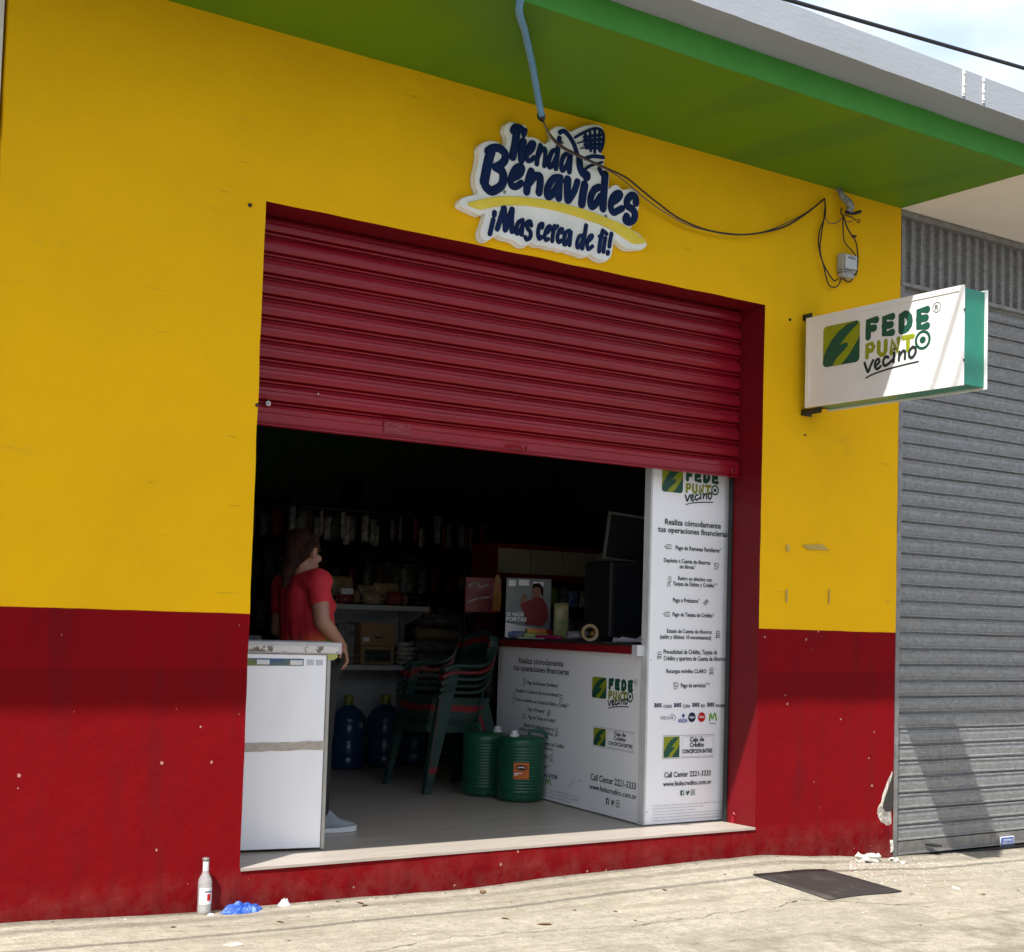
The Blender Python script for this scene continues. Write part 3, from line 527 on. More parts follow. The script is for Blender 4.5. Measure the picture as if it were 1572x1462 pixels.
letters('letter_b', A_, [([(545,600),(492,800),(440,1070)],105),([(495,610),(560,565),(660,560),(752,640),(750,740),(690,810),(610,850)],86),([(620,850),(700,900),(730,1000),(705,1115),(620,1185),(540,1205),(470,1150),(450,1100)],92)])
letters('letters_enavi', A_, [([(880,1010),(975,960),(1010,870),(980,835),(905,880),(842,1020),(852,1120),(920,1140),(1000,1090)],72),([(1150,915),(1105,1060),(1080,1215)],84),([(1115,1090),(1200,990),(1278,990),(1280,1120),(1265,1230)],82),
  ([(1590,1010),(1490,1020),(1400,1150),(1392,1280),(1455,1270),(1540,1150),(1595,1050)],78)])
letters('letters_vides', B_, [([(205,1030),(195,1150),(188,1310)],84),([(325,1035),(318,1200),(325,1340)],88),([(470,1065),(420,1220),(340,1350)],70),([(580,1115),(550,1280),(535,1405)],92),([(605,972),(606,985)],105),
  ([(800,1150),(725,1190),(668,1320),(682,1440),(750,1400),(820,1290)],78),([(888,960),(872,1200),(855,1470)],88)])
letters('letters_es', D_, [([(1000,300),(1085,240),(1118,175),(1070,165),(995,240),(972,370),(1012,450),(1080,425),(1145,390)],74),([(1352,310),(1345,225),(1290,195),(1225,260),(1222,345),(1295,400),(1338,470),(1318,560),(1250,595),(1195,565),(1215,510)],82)])
letters('letters_mas_cer', C_, [([(595,450),(590,492)],60),([(575,560),(542,700),(525,775)],58),([(735,370),(690,530),(635,700)],64),([(742,385),(750,560),(755,715)],64),([(858,405),(805,560),(768,700)],64),([(862,405),(850,560),(860,735)],68),
  ([(1020,565),(955,605),(922,700),(932,770),(980,725),(1030,630)],52),([(1025,605),(1012,700),(1002,785)],52),([(1148,650),(1130,585),(1082,612),(1092,690),(1138,750),(1128,830),(1080,858),(1058,822)],50),
  ([(1308,680),(1318,622),(1272,652),(1250,760),(1267,848),(1308,820)],50),([(1385,760),(1432,705),(1428,655),(1382,700),(1352,800),(1370,868),(1408,850)],46),([(1500,655),(1475,780),(1465,885)],50),([(1490,720),(1545,655)],44)])
letters('letters_ca_de_ti', D_, [([(238,755),(240,702),(202,722),(167,820),(182,898),(228,875)],50),([(350,725),(292,762),(267,860),(272,935),(320,898),(358,790)],50),([(370,745),(360,850),(350,945)],50),
  ([(540,795),(492,822),(462,920),(472,985),(520,940),(553,850)],46),([(600,645),(572,820),(542,995)],52),([(640,882),(688,832),(688,793),(642,832),(617,930),(632,1008),(698,960)],46),
  ([(855,725),(815,880),(797,1040)],54),([(795,812),(850,775)],36),([(892,835),(872,950),(862,1045)],50),([(880,745),(912,778)],46),([(985,772),(962,880),(952,965)],52),([(933,1045),(925,1075)],52)])
letters('basket_emblem', B_, [([(205,325),(265,305),(335,370),(415,500),(468,660),(500,740)],56),([(500,740),(510,850),(545,940)],80),([(585,720),(700,685),(860,700)],46),([(560,900),(660,830),(760,800),(840,775)],34),([(800,870),(835,950)],54),([(435,400),(560,330),(700,270),(800,275),(855,330),(865,430),(845,540),(815,610)],34),([(470,488),(570,460)],16),([(520,568),(600,548)],16),([(570,395),(840,360)],34),([(575,450),(850,430)],40),([(585,510),(845,500)],40),([(600,560),(830,560)],34),([(590,350),(600,560)],30),([(660,320),(670,605)],30),([(730,300),(730,630)],30),([(800,300),(800,600)],28)])
for (a, b) in ((748, 1222), (1620, 478)):
    q = A_(a, b); MB().lathe((q[0], -.0475, q[1]), [(.004, .0), (.009, .0), (.009, .003), (.004, .003)], 10, 'y').build('screw', M['steel'], sg)
q = D_(900, 508); MB().lathe((q[0], -.0475, q[1]), [(.004, .0), (.009, .0), (.009, .003), (.004, .003)], 10, 'y').build('screw', M['steel'], sg)
# ------------------------------------------------------------------ printed logo
def logo(parent, fr, u0, v0, sx, sy, h=.001, k=1.0):
    F = lambda u, v, hh: fr(u0+u*sx, v0+v*sy, hh)
    r = .09; rr = [(r, 0), (1-r, 0), (1-.03, .03), (1, r), (1, 1-r), (.97, .97), (1-r, 1), (r, 1), (.03, .97), (0, 1-r), (0, r), (.03, .03)]
    MB().prism(rr, F, 0, h).build('logo_square', M['lime'], parent)
    m = MB(); P1 = [(.09, 0), (.03, .03), (0, .10), (.02, .25), (.09, .42), (.24, .64), (.42, .82), (.66, .95), (.93, .995), (.955, .93), (.82, .82), (.62, .65), (.46, .47), (.56, .51), (.67, .51), (.68, .43), (.58, .33), (.42, .21), (.31, .10), (.27, 0)]
    P2 = [(.50, 0), (.68, .16), (.82, .34), (.93, .50), (1, .62), (1, .09), (.97, .03), (.91, 0)]
    m.prism(P1, F, h+.0002, h+.0007); m.prism(P2, F, h+.0002, h+.0007); m.build('logo_leaf', M['dgreen'], parent)
    def ST(name, L_, w, mat, sm=False):
        m = MB(); asp = sx/sy
        for i, pts in enumerate(L_):
            G = lambda u, v, hh: fr(u0+u*sx, v0+v*sx, hh)
            m.stroke([(a, b/asp) for a, b in pts], w, G, h+.0002*(i % 4), .0004, smooth=sm, n=4)
        m.build(name, mat, parent)
    a, c, d = .545, .73, .915
    def E(x, w=.20): return [[(x+w, a), (x, a), (x, d), (x+w, d)], [(x, c), (x+w*.85, c)]]
    ST('word_fede', [[(1.22, a), (1.22, d), (1.43, d)], [(1.22, c), (1.38, c)]]+E(1.64)+[[(2.07, a), (2.07, d), (2.14, d), (2.215, .885), (2.265, .82), (2.28, c), (2.265, .64), (2.215, .575), (2.14, a), (2.07, a)]]+E(2.50), .150, M['dgreen'])
    y0, y1 = .07, .37
    ST('word_punt', [[(1.20, y0), (1.20, y1), (1.33, y1), (1.37, .29), (1.33, .21), (1.20, .21)], [(1.50, y1), (1.50, .14), (1.56, y0), (1.63, y0), (1.68, .14), (1.68, y1)], [(1.83, y0), (1.83, y1), (2.0, y0), (2.0, y1)], [(2.12, y1), (2.36, y1)], [(2.24, y1), (2.24, y0)]], .098, M['lime'])
    cs = [(2.60+.165*math.cos(2*PI*i/24), .24+.165*sx/sy*math.sin(2*PI*i/24)) for i in range(25)]
    ST('target_ring', [cs], .058, M['dgreen']); ST('target_dot', [[(2.595, .24), (2.605, .24)]], .14, M['dgreen'])
    ST('word_vecino', [[(1.14, -.06), (1.19, -.2), (1.24, -.28), (1.30, -.14), (1.36, -.03)], [(1.42, -.17), (1.52, -.10), (1.50, -.02), (1.43, -.06), (1.41, -.17), (1.47, -.25), (1.56, -.20)], [(1.75, -.02), (1.68, .0), (1.62, -.10), (1.66, -.20), (1.76, -.17), (1.86, -.10)], [(1.90, .06), (1.89, -.15)], [(1.905, .15), (1.91, .155)],
        [(2.03, .06), (2.02, -.13)], [(2.03, -.04), (2.12, .07), (2.17, .03), (2.17, -.12)], [(2.36, .12), (2.28, .04), (2.28, -.08), (2.35, -.12), (2.43, -.02), (2.42, .09), (2.35, .12)]], .062, M['ink'], True)
    ST('underline', [[(1.18, -.42), (1.35, -.36), (1.7, -.30), (2.1, -.26), (2.5, -.235)]], .035, M['ink'], True)
    cs = [(2.93+.095*math.cos(2*PI*i/20), .92+.095*sx/sy*math.sin(2*PI*i/20)) for i in range(21)]
    ST('registered_ring', [cs], .014, M['ink']); txt('R', F, 2.89, 2.97, .86, .98, M['ink'], 'registered_mark', parent, h=h+.0004)
    return
# projecting sign box
bx = thing('box_sign', 'white box sign with green edges projecting over the pavement from the yellow wall', 'sign', (0, 0, 0))
SX, ST_, SD, Z0, Z1 = 3.37, .20, 1.16, 2.39, 2.912
MB().box((SX+.012, -SD+.012, Z0+.010), (SX+ST_-.012, -.07, Z1-.010)).build('sign_body', M['sgreen'], bx)
for x0, x1 in ((SX, SX+.012), (SX+ST_-.012, SX+ST_)):
    f = MB(); e = .028; f.box((x0, -SD, Z0), (x1, -.06, Z0+e)); f.box((x0, -SD, Z1-e), (x1, -.06, Z1)); f.box((x0, -SD, Z0+e), (x1, -SD+e, Z1-e)); f.box((x0, -.06-e, Z0+e), (x1, -.06, Z1-e)); f.build('face_frame', M['sign_white'], bx)
MB().box((SX+.004, -SD+.028, Z0+.028), (SX+.0115, -.088, Z1-.028)).build('sign_face', M['sign_white'], bx)
MB().box((SX+ST_-.0115, -SD+.028, Z0+.028), (SX+ST_-.004, -.088, Z1-.028)).build('sign_face', M['sign_white'], bx)
SGF = lambda u, v, h: Vector((SX+.004-h, -u, v))
logo(bx, SGF, .192, 2.606, .272, .235)
for z in (Z0-.035, Z1+.002):
    e_ = -.16 if z < Z0 else -.075
    b = MB(); b.box((SX+.03, e_, z), (SX+.035, -.004, z+.033)); b.box((SX+.03, -.012, z), (SX+.11, -.004, z+.033)); b.box((SX+.03, e_, z+.03 if z < Z0 else z), (SX+.09, -.004, z+.033 if z < Z0 else z+.003)); b.build('wall_bracket', M['dark_metal'], bx)
for (y, z) in ((-SD-.002, Z0+.13), (-SD-.002, Z1-.13)): MB().box((SX+.002, y-.003, z-.006), (SX+.008, y+.004, z+.006)).build('screw', M['dark_metal'], bx)
# ------------------------------------------------------------------ cables and meter
def cat(pts, k=6):
    pts = [Vector(p) for p in pts]; q = []
    for i in range(len(pts)-1):
        a, b, c, d = pts[max(i-1, 0)], pts[i], pts[i+1], pts[min(i+2, len(pts)-1)]
        for s_ in range(k): t = s_/k; q.append(.5*((2*b)+(c-a)*t+(2*a-5*b+4*c-d)*t*t+(3*b-a-3*c+d)*t**3))
    return q+[pts[-1]]
cp = [at(832, 180, 'y', -.27), at(826, 150, 'y', -.36), at(817, 100, 'y', -.55), at(806, 50, 'y', -.78), at(797, 8, 'y', -1.02), Vector((.62, -1.16, 3.80)), Vector((.60, -1.225, 3.92)), Vector((.60, -1.19, 4.05)), Vector((.62, -1.0, 4.045)), Vector((.66, -.5, 4.03))]
cpp = cat(cp, 14); cdt = thing('conduit', 'ribbed light blue flexible conduit hanging down in front of the green soffit', 'conduit', cp[0])
rr = [.0155+.0018*(i % 2) for i in range(len(cpp))]
MB().tube([p-cp[0] for p in cpp], rr, 10).build('corrugated_hose', M['blue_pipe'], cdt)
e0 = at(830, 176, 'y', -.28)-cp[0]; e1 = at(833, 186, 'y', -.25)-cp[0]; MB().tube([e0, (e0+e1)/2, e1], [.020, .019, .008], 10).build('end_plug', M['black'], cdt)
cbl = thing('cable', 'black service cable swagged across the raised sign to the wall hook', 'cable', at(833, 184, 'y', -.25))
def cab(name, pix, r, mat, parent, k=6):
    o = parent.location; P = [at(a, b, 'y', y)-o for a, b, y in pix]; return MB().tube(cat(P, k), r, 6).build(name, mat, parent)
cab('cable_core', [(833,184,-.25),(843,205,-.18),(862,224,-.12),(890,239,-.10),(930,258,-.09),(960,272,-.08),(985,292,-.07),(1010,312,-.06),(1040,334,-.05),(1075,350,-.05),(1110,358,-.05),(1150,360,-.05),(1200,350,-.04),(1235,330,-.03),(1266,305,-.02)], .0055, M['cable'], cbl)
cab('cable_core', [(834,188,-.245),(846,212,-.175),(866,230,-.12),(900,246,-.10),(945,268,-.085),(975,292,-.065),(1005,316,-.05),(1050,343,-.045),(1085,354,-.045),(1130,361,-.045),(1180,354,-.04),(1232,330,-.025),(1264,307,-.02)], .0038, M['cable2'], cbl)
wl = thing('cable_loop', 'tangle of brown cable loops hanging around the grey meter box', 'cable', at(1266, 305, 'y', -.02))
cab('wire', [(1266,305,-.02),(1267,330,-.02),(1258,355,-.02),(1257,380,-.025),(1264,405,-.03),(1279,430,-.03),(1286,428,-.03)], .0042, M['cable'], wl)
cab('wire', [(1267,310,-.018),(1265,335,-.02),(1261,360,-.02),(1259,385,-.03),(1266,415,-.03),(1272,437,-.03),(1282,441,-.03),(1289,435,-.03),(1290,426,-.03)], .0042, M['cable'], wl)
cab('wire', [(1267,335,-.02),(1274,343,-.025),(1284,342,-.03),(1292,336,-.03)], .003, M['cable2'], wl)
cab('wire', [(1294,330,-.03),(1294,345,-.035),(1296,370,-.03),(1305,382,-.03),(1314,393,-.03),(1316,405,-.03),(1314,418,-.03)], .004, M['cable'], wl)
cab('wire', [(1295,332,-.03),(1300,348,-.04),(1307,361,-.04),(1314,372,-.03),(1317,395,-.03),(1315,415,-.03),(1308,430,-.03),(1302,433,-.03),(1294,428,-.03)], .0045, M['cable'], wl)
cab('wire', [(1298,326,-.04),(1310,328,-.05),(1321,325,-.05)], .010, M['black'], wl, 4)
cab('wire', [(1296,330,-.035),(1308,334,-.05),(1318,342,-.05),(1320,338,-.05),(1316,337,-.05)], .0035, M['cable'], wl); cab('wire', [(1294,338,-.04),(1305,341,-.05),(1309,338,-.05)], .003, M['cable2'], wl)
cab('wire_joint', [(1308,363,-.045),(1314,363,-.05)], .008, M['black'], wl, 2); cab('wire_joint', [(1315,415,-.035),(1313,421,-.035)], .010, M['black'], wl, 2)
cab('wire', [(1292,320,-.04),(1291,326,-.045),(1294,332,-.04)], .0045, M['cable'], wl)
el = thing('conduit_elbow', 'grey taped pipe elbow poking out under the soffit above the meter box', 'conduit', at(1284, 288, 'y', -.01))
cab('pipe', [(1283,288,-.005),(1289,292,-.03),(1293,301,-.05),(1300,311,-.06),(1306,318,-.06),(1300,326,-.05)], [.016, .016]+[.021]*24+[.024]*4+[.018], M['tapeg'], el) if 0 else None
o_ = el.location; P = cat([at(a, b, 'y', y)-o_ for a, b, y in [(1284,287,-.005),(1289,292,-.03),(1293,301,-.05),(1301,309,-.06),(1306,317,-.06),(1303,325,-.05)]], 4); MB().tube(P, [.013+.010*min(1, i/len(P)*1.6)*(1 if i < len(P)-2 else .8) for i in range(len(P))], 10).build('pipe', M['tapeg'], el)
MB().box((-.012, -.004, -.012), (.02, .008, .012), .002).build('clamp', M['steel'], el)
mt = thing('meter_box', 'small grey electric meter box on the yellow wall under hanging cables', 'meter', (3.735, 0, 3.29))
b = MB(); b.box((-.058, -.055, -.045), (.058, -.002, .062), .006); b.build('housing', M['meter'], mt); b = MB(); b.box((-.05, -.068, -.03), (.05, -.0555, .055), .004); b.build('cover', M['capw'], mt)
MB().box((-.03, -.0705, .028), (.03, -.0685, .044)).build('display', M['grey_ink'], mt); b = MB(); b.lathe((0, -.056, -.055), [(.026, 0), (.028, .015), (.028, .05)], 12, 'y'); b.box((-.052, -.05, -.075), (.052, -.002, -.046), .008); b.build('terminal_cover', M['meter'], mt)
MB().tube(cat([(-.07, -.03, -.035), (-.03, -.075, -.04), (.03, -.075, -.035), (.085, -.03, -.05)], 5), .0025, 5).build('tie_wire', M['cable2'], mt)
# overhead street cables running along the pavement
def wire(pa, pb, r, label, sag=.05):
    a, b = Vector(pa), Vector(pb); o = thing('overhead_cable', label, 'cable', a, group=None)
    P = [(b-a)*t+Vector((0, 0, -4*sag*t*(1-t))) for t in [i/40 for i in range(41)]]; MB().tube(P, r, 6).build('cable_core', M['black'], o); return o
wa, wb = at(1210, 0, 'y', -1.77), at(1572, 105, 'y', -1.77); dd = (wb-wa).normalized()
wire(wa-dd*9, wa+dd*16, .010, 'black overhead cable crossing the sky above the cornice', 0)
wire((-14, -2.62, 6.75), (22, -2.62, 7.05), .012, 'black street cable high above the pavement, nearer the shop', .1)
wire((-14, -2.9, 7.15), (22, -2.9, 7.35), .012, 'black street cable high above the pavement, nearer the road', .1)
# ================================================================== INSIDE
# white cabinet at the door
AX = Vector((.981, -.193, 0)); AY = Vector((.193, .981, 0)); O1 = Vector((.563, .296, 0))
wc = thing('white_cabinet', 'white taped up cabinet standing in the doorway beside the person in red', 'cabinet', O1, math.atan2(AX.y, AX.x))
b = MB(); b.box((-.62, .012, .012), (-.006, .34, .955), .003); b.build('cabinet_body', M['white'], wc)
b = MB(); b.box((-.62, 0, .012), (-.022, .011, .925), .002); b.build('front_panel', M['cab_front'], wc)
b = MB(); b.box((-.020, -.003, .004), (-.002, .016, .915), .002); b.build('corner_trim', pm('grey_alu_trim', (.42, .41, .38), .5, metal=.3), wc)
b = MB(); b.box((-.64, -.012, .930), (.048, .36, .985), .004); b.build('cabinet_top', pm('pale_grey_top', (.50, .49, .50), .45, (.42, .42, .43), 6), wc)
WF = lambda u, v, h: Vector((u, -h, v))
MB().prism([(-.62, .936), (.03, .936), (.03, .962), (-.04, .968), (-.30, .966), (-.62, .964)], WF, .012, .0135).build('torn_strip', pm('torn_sticker', (.60, .59, .56), .6, (.16, .14, .11), 22, lo=.55, hi=.58), wc)
MB().prism([(-.62, .868), (-.135, .872), (-.135, .905), (-.62, .904)], WF, .0005, .002).build('picture_strip', pm('landscape_print', (.05, .10, .22), .4, (.16, .20, .06), 9, lo=.4, hi=.6, stretch=(1, 1, 2)), wc)
for x in (-.55, -.36, -.20): MB().prism([(x, .876), (x+.06, .876), (x+.06, .898), (x, .898)], WF, .002, .0028).build('picture_patch', M['paper'], wc)
for x in (-.12, -.075): MB().prism([(x, .875), (x+.035, .876), (x+.035, .902), (x, .902)], WF, .0005, .0012).build('faded_sticker', flatm('faded_grey', (.52, .54, .57)), wc)
q = [(-.62+.6*i/16, .505+.010*i/16+random.uniform(-.002, .003)) for i in range(17)]; MB().prism([(a, b-.04) for a, b in q]+[(a, b+random.uniform(-.003, .003)) for a, b in q[::-1]], WF, .0005, .0025).build('tape_band', M['ptape'], wc)
MB().prism([(-.02, .905), (.008, .900), (.03, .915), (.03, .935), (-.02, .935)], WF, .003, .005).build('corner_sticker', pm('yellow_green_scrap', (.4, .42, .12), .5), wc)
# dark counter behind the cabinet
dc = thing('dark_counter', 'dark counter top inside the door left of the person, behind the white cabinet', 'counter', (.15, .85, 0))
b = MB(); b.box((-1.1, -.05, .975), (.28, .40, 1.005), .004); b.build('counter_top', M['blacktop'], dc); b = MB(); b.box((-1.08, -.02, 0), (.12, .36, .974)); b.build('counter_body', M['room'], dc)
# information panel beside the door
PF = lambda u, v, h: Vector((u, .298-h, v))
pn = thing('banner_panel', 'tall white printed panel at the right of the doorway listing financial services', 'banner', (0, 0, 0))
MB().box((2.548, .300, .004), (3.155, .345, 2.35), .002).build('panel_board', M['vinyl'], pn); MB().box((2.534, .297, .004), (2.547, .350, 2.35)).build('edge_frame', pm('pale_edge_strip', (.55, .56, .57), .5), pn)
PT = [('Realiza cómodamente',2.642,1.700,3.069,.034),('tus operaciones financieras',2.591,1.655,3.12,.033),('Pago de Remesas Familiares*',2.726,1.557,3.075,.025),('Depósito a Cuenta de Ahorros',2.64,1.482,2.993,.024),('sin libreta*',2.759,1.451,2.881,.023),('Retiro en efectivo con',2.749,1.384,3.007,.023),('Tarjeta de Débito y Crédito**',2.712,1.352,3.049,.024),('Pago a Préstamo*',2.715,1.259,2.917,.025),('Pago de Tarjeta de Crédito*',2.714,1.178,3.03,.024),('Estado de Cuenta de Ahorros',2.675,1.083,3.015,.023),('(saldo y últimos 10 movimientos)',2.625,1.05,3.011,.024),('Pre-solicitud de Crédito, Tarjeta de',2.654,.966,3.06,.027),('Crédito y apertura de Cuenta de Ahorros',2.655,.929,3.129,.026),('Recargas móviles CLARO',2.677,.857,2.98,.023),('Pago de servicios***',2.788,.776,3.01,.025),('Call Center 2221-3333',2.68,.274,3.03,.031),('www.fedecredito.com.sv',2.673,.224,3.036,.027)]
def lines(parent, fr, T, bold=.018):
    for (s_, u, v, u1, h) in T: txt(s_, fr, u, u1, v-h*.68, v+h*.62, M['ink'], 'printed_text', parent, bold, z=(-.2, .75))
lines(pn, PF, PT)
logo(pn, PF, 2.614, 1.871, .155, .150)
def icons(parent, fr, L_, s=.018):
    for (u, v, k) in L_:
        m = MB()
        if k == 0: shp = [[(-1, -.6), (1, -.6), (1, .6), (-1, .6), (-1, -.6)], [(-.3, 0), (.3, 0)], [(-1.8, 0), (-1.1, 0)]]
        elif k == 1: shp = [[(-.9, .9), (.9, .9), (1, .2), (.3, -.9), (-.7, -1), (-.6, -.1), (-.9, .9)], [(-.3, .3), (.4, -.2)]]
        elif k == 2: shp = [[(-.5, -1.5), (-.5, -.2), (.2, -.2), (.5, -1.4)], [(-.1, 0), (.7, 0), (.7, 1.8), (-.1, 1.8), (-.1, 0)]]
        elif k == 3: shp = [[(-1.1, -.4), (.3, .9), (1.1, .2), (-.3, -1), (-1.1, -.4)], [(-.6, -.6), (.7, .5)], [(-.1, -.1), (.2, .2)]]
        else: shp = [[(-.8, .3), (-.6, 1.1), (.6, 1.1), (.8, .3), (-.8, .3)], [(-.7, -.3), (.7, -.3)], [(-.7, -.8), (.8, -.8)], [(-.8, -1.2), (-.8, -.2)]]
        for i, q in enumerate(shp): m.stroke([(u+a*s, v+b*s) for a, b in q], s*.2, fr, .001+.0002*i, .0003, smooth=False, n=3)
        m.build('printed_icon', M['ink'], parent)
icons(pn, PF, [(2.675, 1.560, 0), (3.04, 1.466, 1), (2.683, 1.36, 2), (2.965, 1.256, 3), (2.675, 1.178, 0), (3.065, 1.07, 4), (2.625, .945, 4), (3.02, .858, 4), (2.75, .775, 1)])
for i, s_ in enumerate(('CAESS', 'CLESA', 'EEO', 'DEUSEM')):
    u = 2.594+(0, .145, .283, .397)[i]; txt('aes', PF, u, u+.055, .655, .680, M['navy'], 'printed_text', pn, .02, z=(-.02, .5)); txt(s_, PF, u+.067, u+(.130, .123, .098, .138)[i], .652, .668, M['navy'], 'printed_text', pn, .02, z=(0, .7))
txt('DELSUR', PF, 2.645, 2.738, .587, .604, M['navy'], 'printed_text', pn, .0, z=(0, .7)); MB().stroke([(2.715, .612), (2.74, .612), (2.752, .595), (2.745, .578)], .003, PF, .0012, .0003).build('printed_mark', M['blink'], pn)
txt('ANDA', PF, 2.771, 2.843, .567, .590, M['blink'], 'printed_text', pn, .02, z=(0, .7)); MB().stroke([(2.811, .606), (2.812, .607)], .020, PF, .001, .0004).build('printed_mark', M['blink'], pn)
for u, mt_, s_ in ((2.877, M['navy'], 'tigo'), (2.951, M['rink'], 'Claro')):
    MB().stroke([(u-.0005, .596), (u+.0005, .596)], .056, PF, .001, .0004).build('printed_disc', mt_, pn); txt(s_, PF, u-.020, u+.020, .588, .606, M['vinyl'], 'printed_text', pn, .02, h=.0018, z=(-.2, .75))
MB().stroke([(3.012, .575), (3.018, .615), (3.034, .585), (3.052, .617), (3.064, .578)], .010, PF, .001, .0004).build('printed_mark', M['gink'], pn); MB().stroke([(3.015, .558), (3.062, .558)], .004, PF, .001, .0003).build('printed_mark', M['grey_ink'], pn)
def caja(parent, fr, u0, v0, w, h):
    o = [(u0, v0), (u0+w, v0), (u0+w, v0+h), (u0, v0+h), (u0, v0)]; MB().stroke(o, .0022, fr, .001, .0003, smooth=False, n=3).build('printed_frame', M['grey_ink'], parent)
    F = lambda a, b, hh: fr(u0+.008+a*w*.30, v0+.006+b*(h-.012), hh)
    MB().prism([(0, 0), (1, 0), (1, 1), (0, 1)], F, 0, .001).build('logo_square', M['lime'], parent)
    m = MB(); m.prism([(.03, 0), (0, .25), (.24, .64), (.42, .82), (.66, .95), (.93, .995), (.82, .82), (.62, .65), (.46, .47), (.67, .51), (.68, .43), (.42, .21), (.27, 0)], F, .0012, .0017); m.prism([(.5, 0), (.82, .34), (1, .62), (1, 0)], F, .0012, .0017); m.build('logo_leaf', M['dgreen'], parent)
    u1 = u0+w*.36; i_ = MB(); i_.stroke([(u0+w*.37, v0+.008), (u0+w*.37, v0+h*.8), (u0+w*.42, v0+h-.008), (u0+w-.008, v0+h-.008), (u0+w-.008, v0+.008), (u0+w*.37, v0+.008)], .0014, fr, .001, .0003, smooth=False, n=3); i_.build('printed_frame', M['grey_ink'], parent)
    txt('Caja de', fr, u0+w*.52, u0+w*.80, v0+h*.66, v0+h*.92, M['ink'], 'printed_text', parent, .03, z=(-.2, .75)); txt('Crédito', fr, u0+w*.52, u0+w*.80, v0+h*.42, v0+h*.68, M['ink'], 'printed_text', parent, .03, z=(-.2, .75)); txt('CONCEPCION BATRES', fr, u0+w*.385, u0+w*.965, v0+h*.20, v0+h*.38, M['ink'], 'printed_text', parent, .03, z=(0, .72))
def social(parent, fr, u0, v0, sp, s):
    for i in range(3):
        u = u0+sp*i; sq = [(u-s, v0-s), (u+s, v0-s), (u+s, v0+s), (u-s, v0+s)]
        if i == 0: MB().prism(sq, fr, 0, .001).build('printed_icon', M['dgreen'], parent); m = MB(); m.stroke([(u+s*.2, v0-s), (u+s*.2, v0+s*.4), (u+s*.7, v0+s*.6)], s*.35, fr, .0012, .0003, False, n=3); m.stroke([(u-s*.2, v0), (u+s*.7, v0)], s*.3, fr, .0014, .0003, False, n=3); m.build('printed_icon', M['vinyl'], parent)
        elif i == 1: MB().prism([(u-s, v0-s*.7), (u-s*.2, v0-s*.5), (u-s*.9, v0+s*.1), (u-s*.8, v0+s*.8), (u, v0+s*.2), (u+s*.3, v0+s*.8), (u+s, v0+s*.6), (u+s*.7, v0-s*.3), (u, v0-s)], fr, 0, .001).build('printed_icon', M['dgreen'], parent)
        else: m = MB(); m.stroke(sq+[sq[0]], s*.3, fr, .001, .0003, False, n=3); m.stroke([(u+s*.4*math.cos(a), v0+s*.4*math.sin(a)) for a in [k*PI/5 for k in range(11)]], s*.25, fr, .0012, .0003, False, n=3); m.build('printed_icon', M['dgreen'], parent)
caja(pn, PF, 2.663, .367, .388, .128); social(pn, PF, 2.817, .170, .040, .014)
fine = ['Las operaciones financieras realizadas en este punto son por cuenta y responsabilidad de la Caja de Crédito', 'Caja de Crédito de Concepción Batres, miembro del sistema financiero regulado', '*Pago de remesas sujeto a condiciones. **Retiro máximo por día según tarjeta. ***Servicios participantes', 'Todos los servicios están sujetos a disponibilidad del sistema. Consulte los términos y las condiciones con el', 'encargado del punto. El horario de atención es definido por cada comercio afiliado al servicio que se ofrece', 'en este lugar. Conserve su comprobante de cada una de las operaciones que realice en este establecimiento']
for i, s_ in enumerate(fine): txt(s_, PF, 2.60, 3.135 if i not in (1, 2) else 2.98-.06*(i-1), .102-i*.0165, .112-i*.0165, M['grey_ink'], 'printed_text', pn, 0, z=(-.2, .75))
for (u, v) in ((2.562, .92), (2.558, .075), (3.12, .05)): MB().stroke([(u, v), (u+.0005, v)], .006, PF, .001, .0008).build('screw', M['dark_metal'], pn)
# service counter
far = Vector((2.80, 2.17, 0)); near = Vector((2.535, .302, 0)); dv = (near-far).normalized(); nn_ = Vector((dv.y, -dv.x, 0)); nn_ = nn_ if nn_.x < 0 else -nn_   # outward, to -x
CF = lambda u, v, h: far+dv*u+nn_*h+Vector((0, 0, v)); CL = (near-far).length-.035
ct = thing('service_counter', 'white service counter with printed front and red edged dark top', 'counter', (0, 0, 0))
def cbox(m, u0, u1, h0, h1, v0, v1, bev=0):
    P = [(u0, h0, v0), (u1, h0, v0), (u1, h1, v0), (u0, h1, v0), (u0, h0, v1), (u1, h0, v1), (u1, h1, v1), (u0, h1, v1)]
    return m.add([CF(a+(min(0, b)*.145 if a > 1 else 0), c, b) for a, b, c in P], [(0,3,2,1),(4,5,6,7),(0,1,5,4),(1,2,6,5),(2,3,7,6),(3,0,4,7)])
cbox(MB(), 0, CL, -.45, 0, .006, .945).build('counter_body', M['vinyl'], ct); cbox(MB(), -.03, CL+.0, -.5, .035, .948, .990).build('red_edge', M['redlam'], ct); cbox(MB(), -.034, CL+.002, -.5, .039, .991, 1.004).build('counter_top', M['blacktop'], ct)
b = MB(); cbox(b, CL-.05, CL+.008, .0, .046, .940, 1.0); b.build('corner_guard', M['capw'], ct)
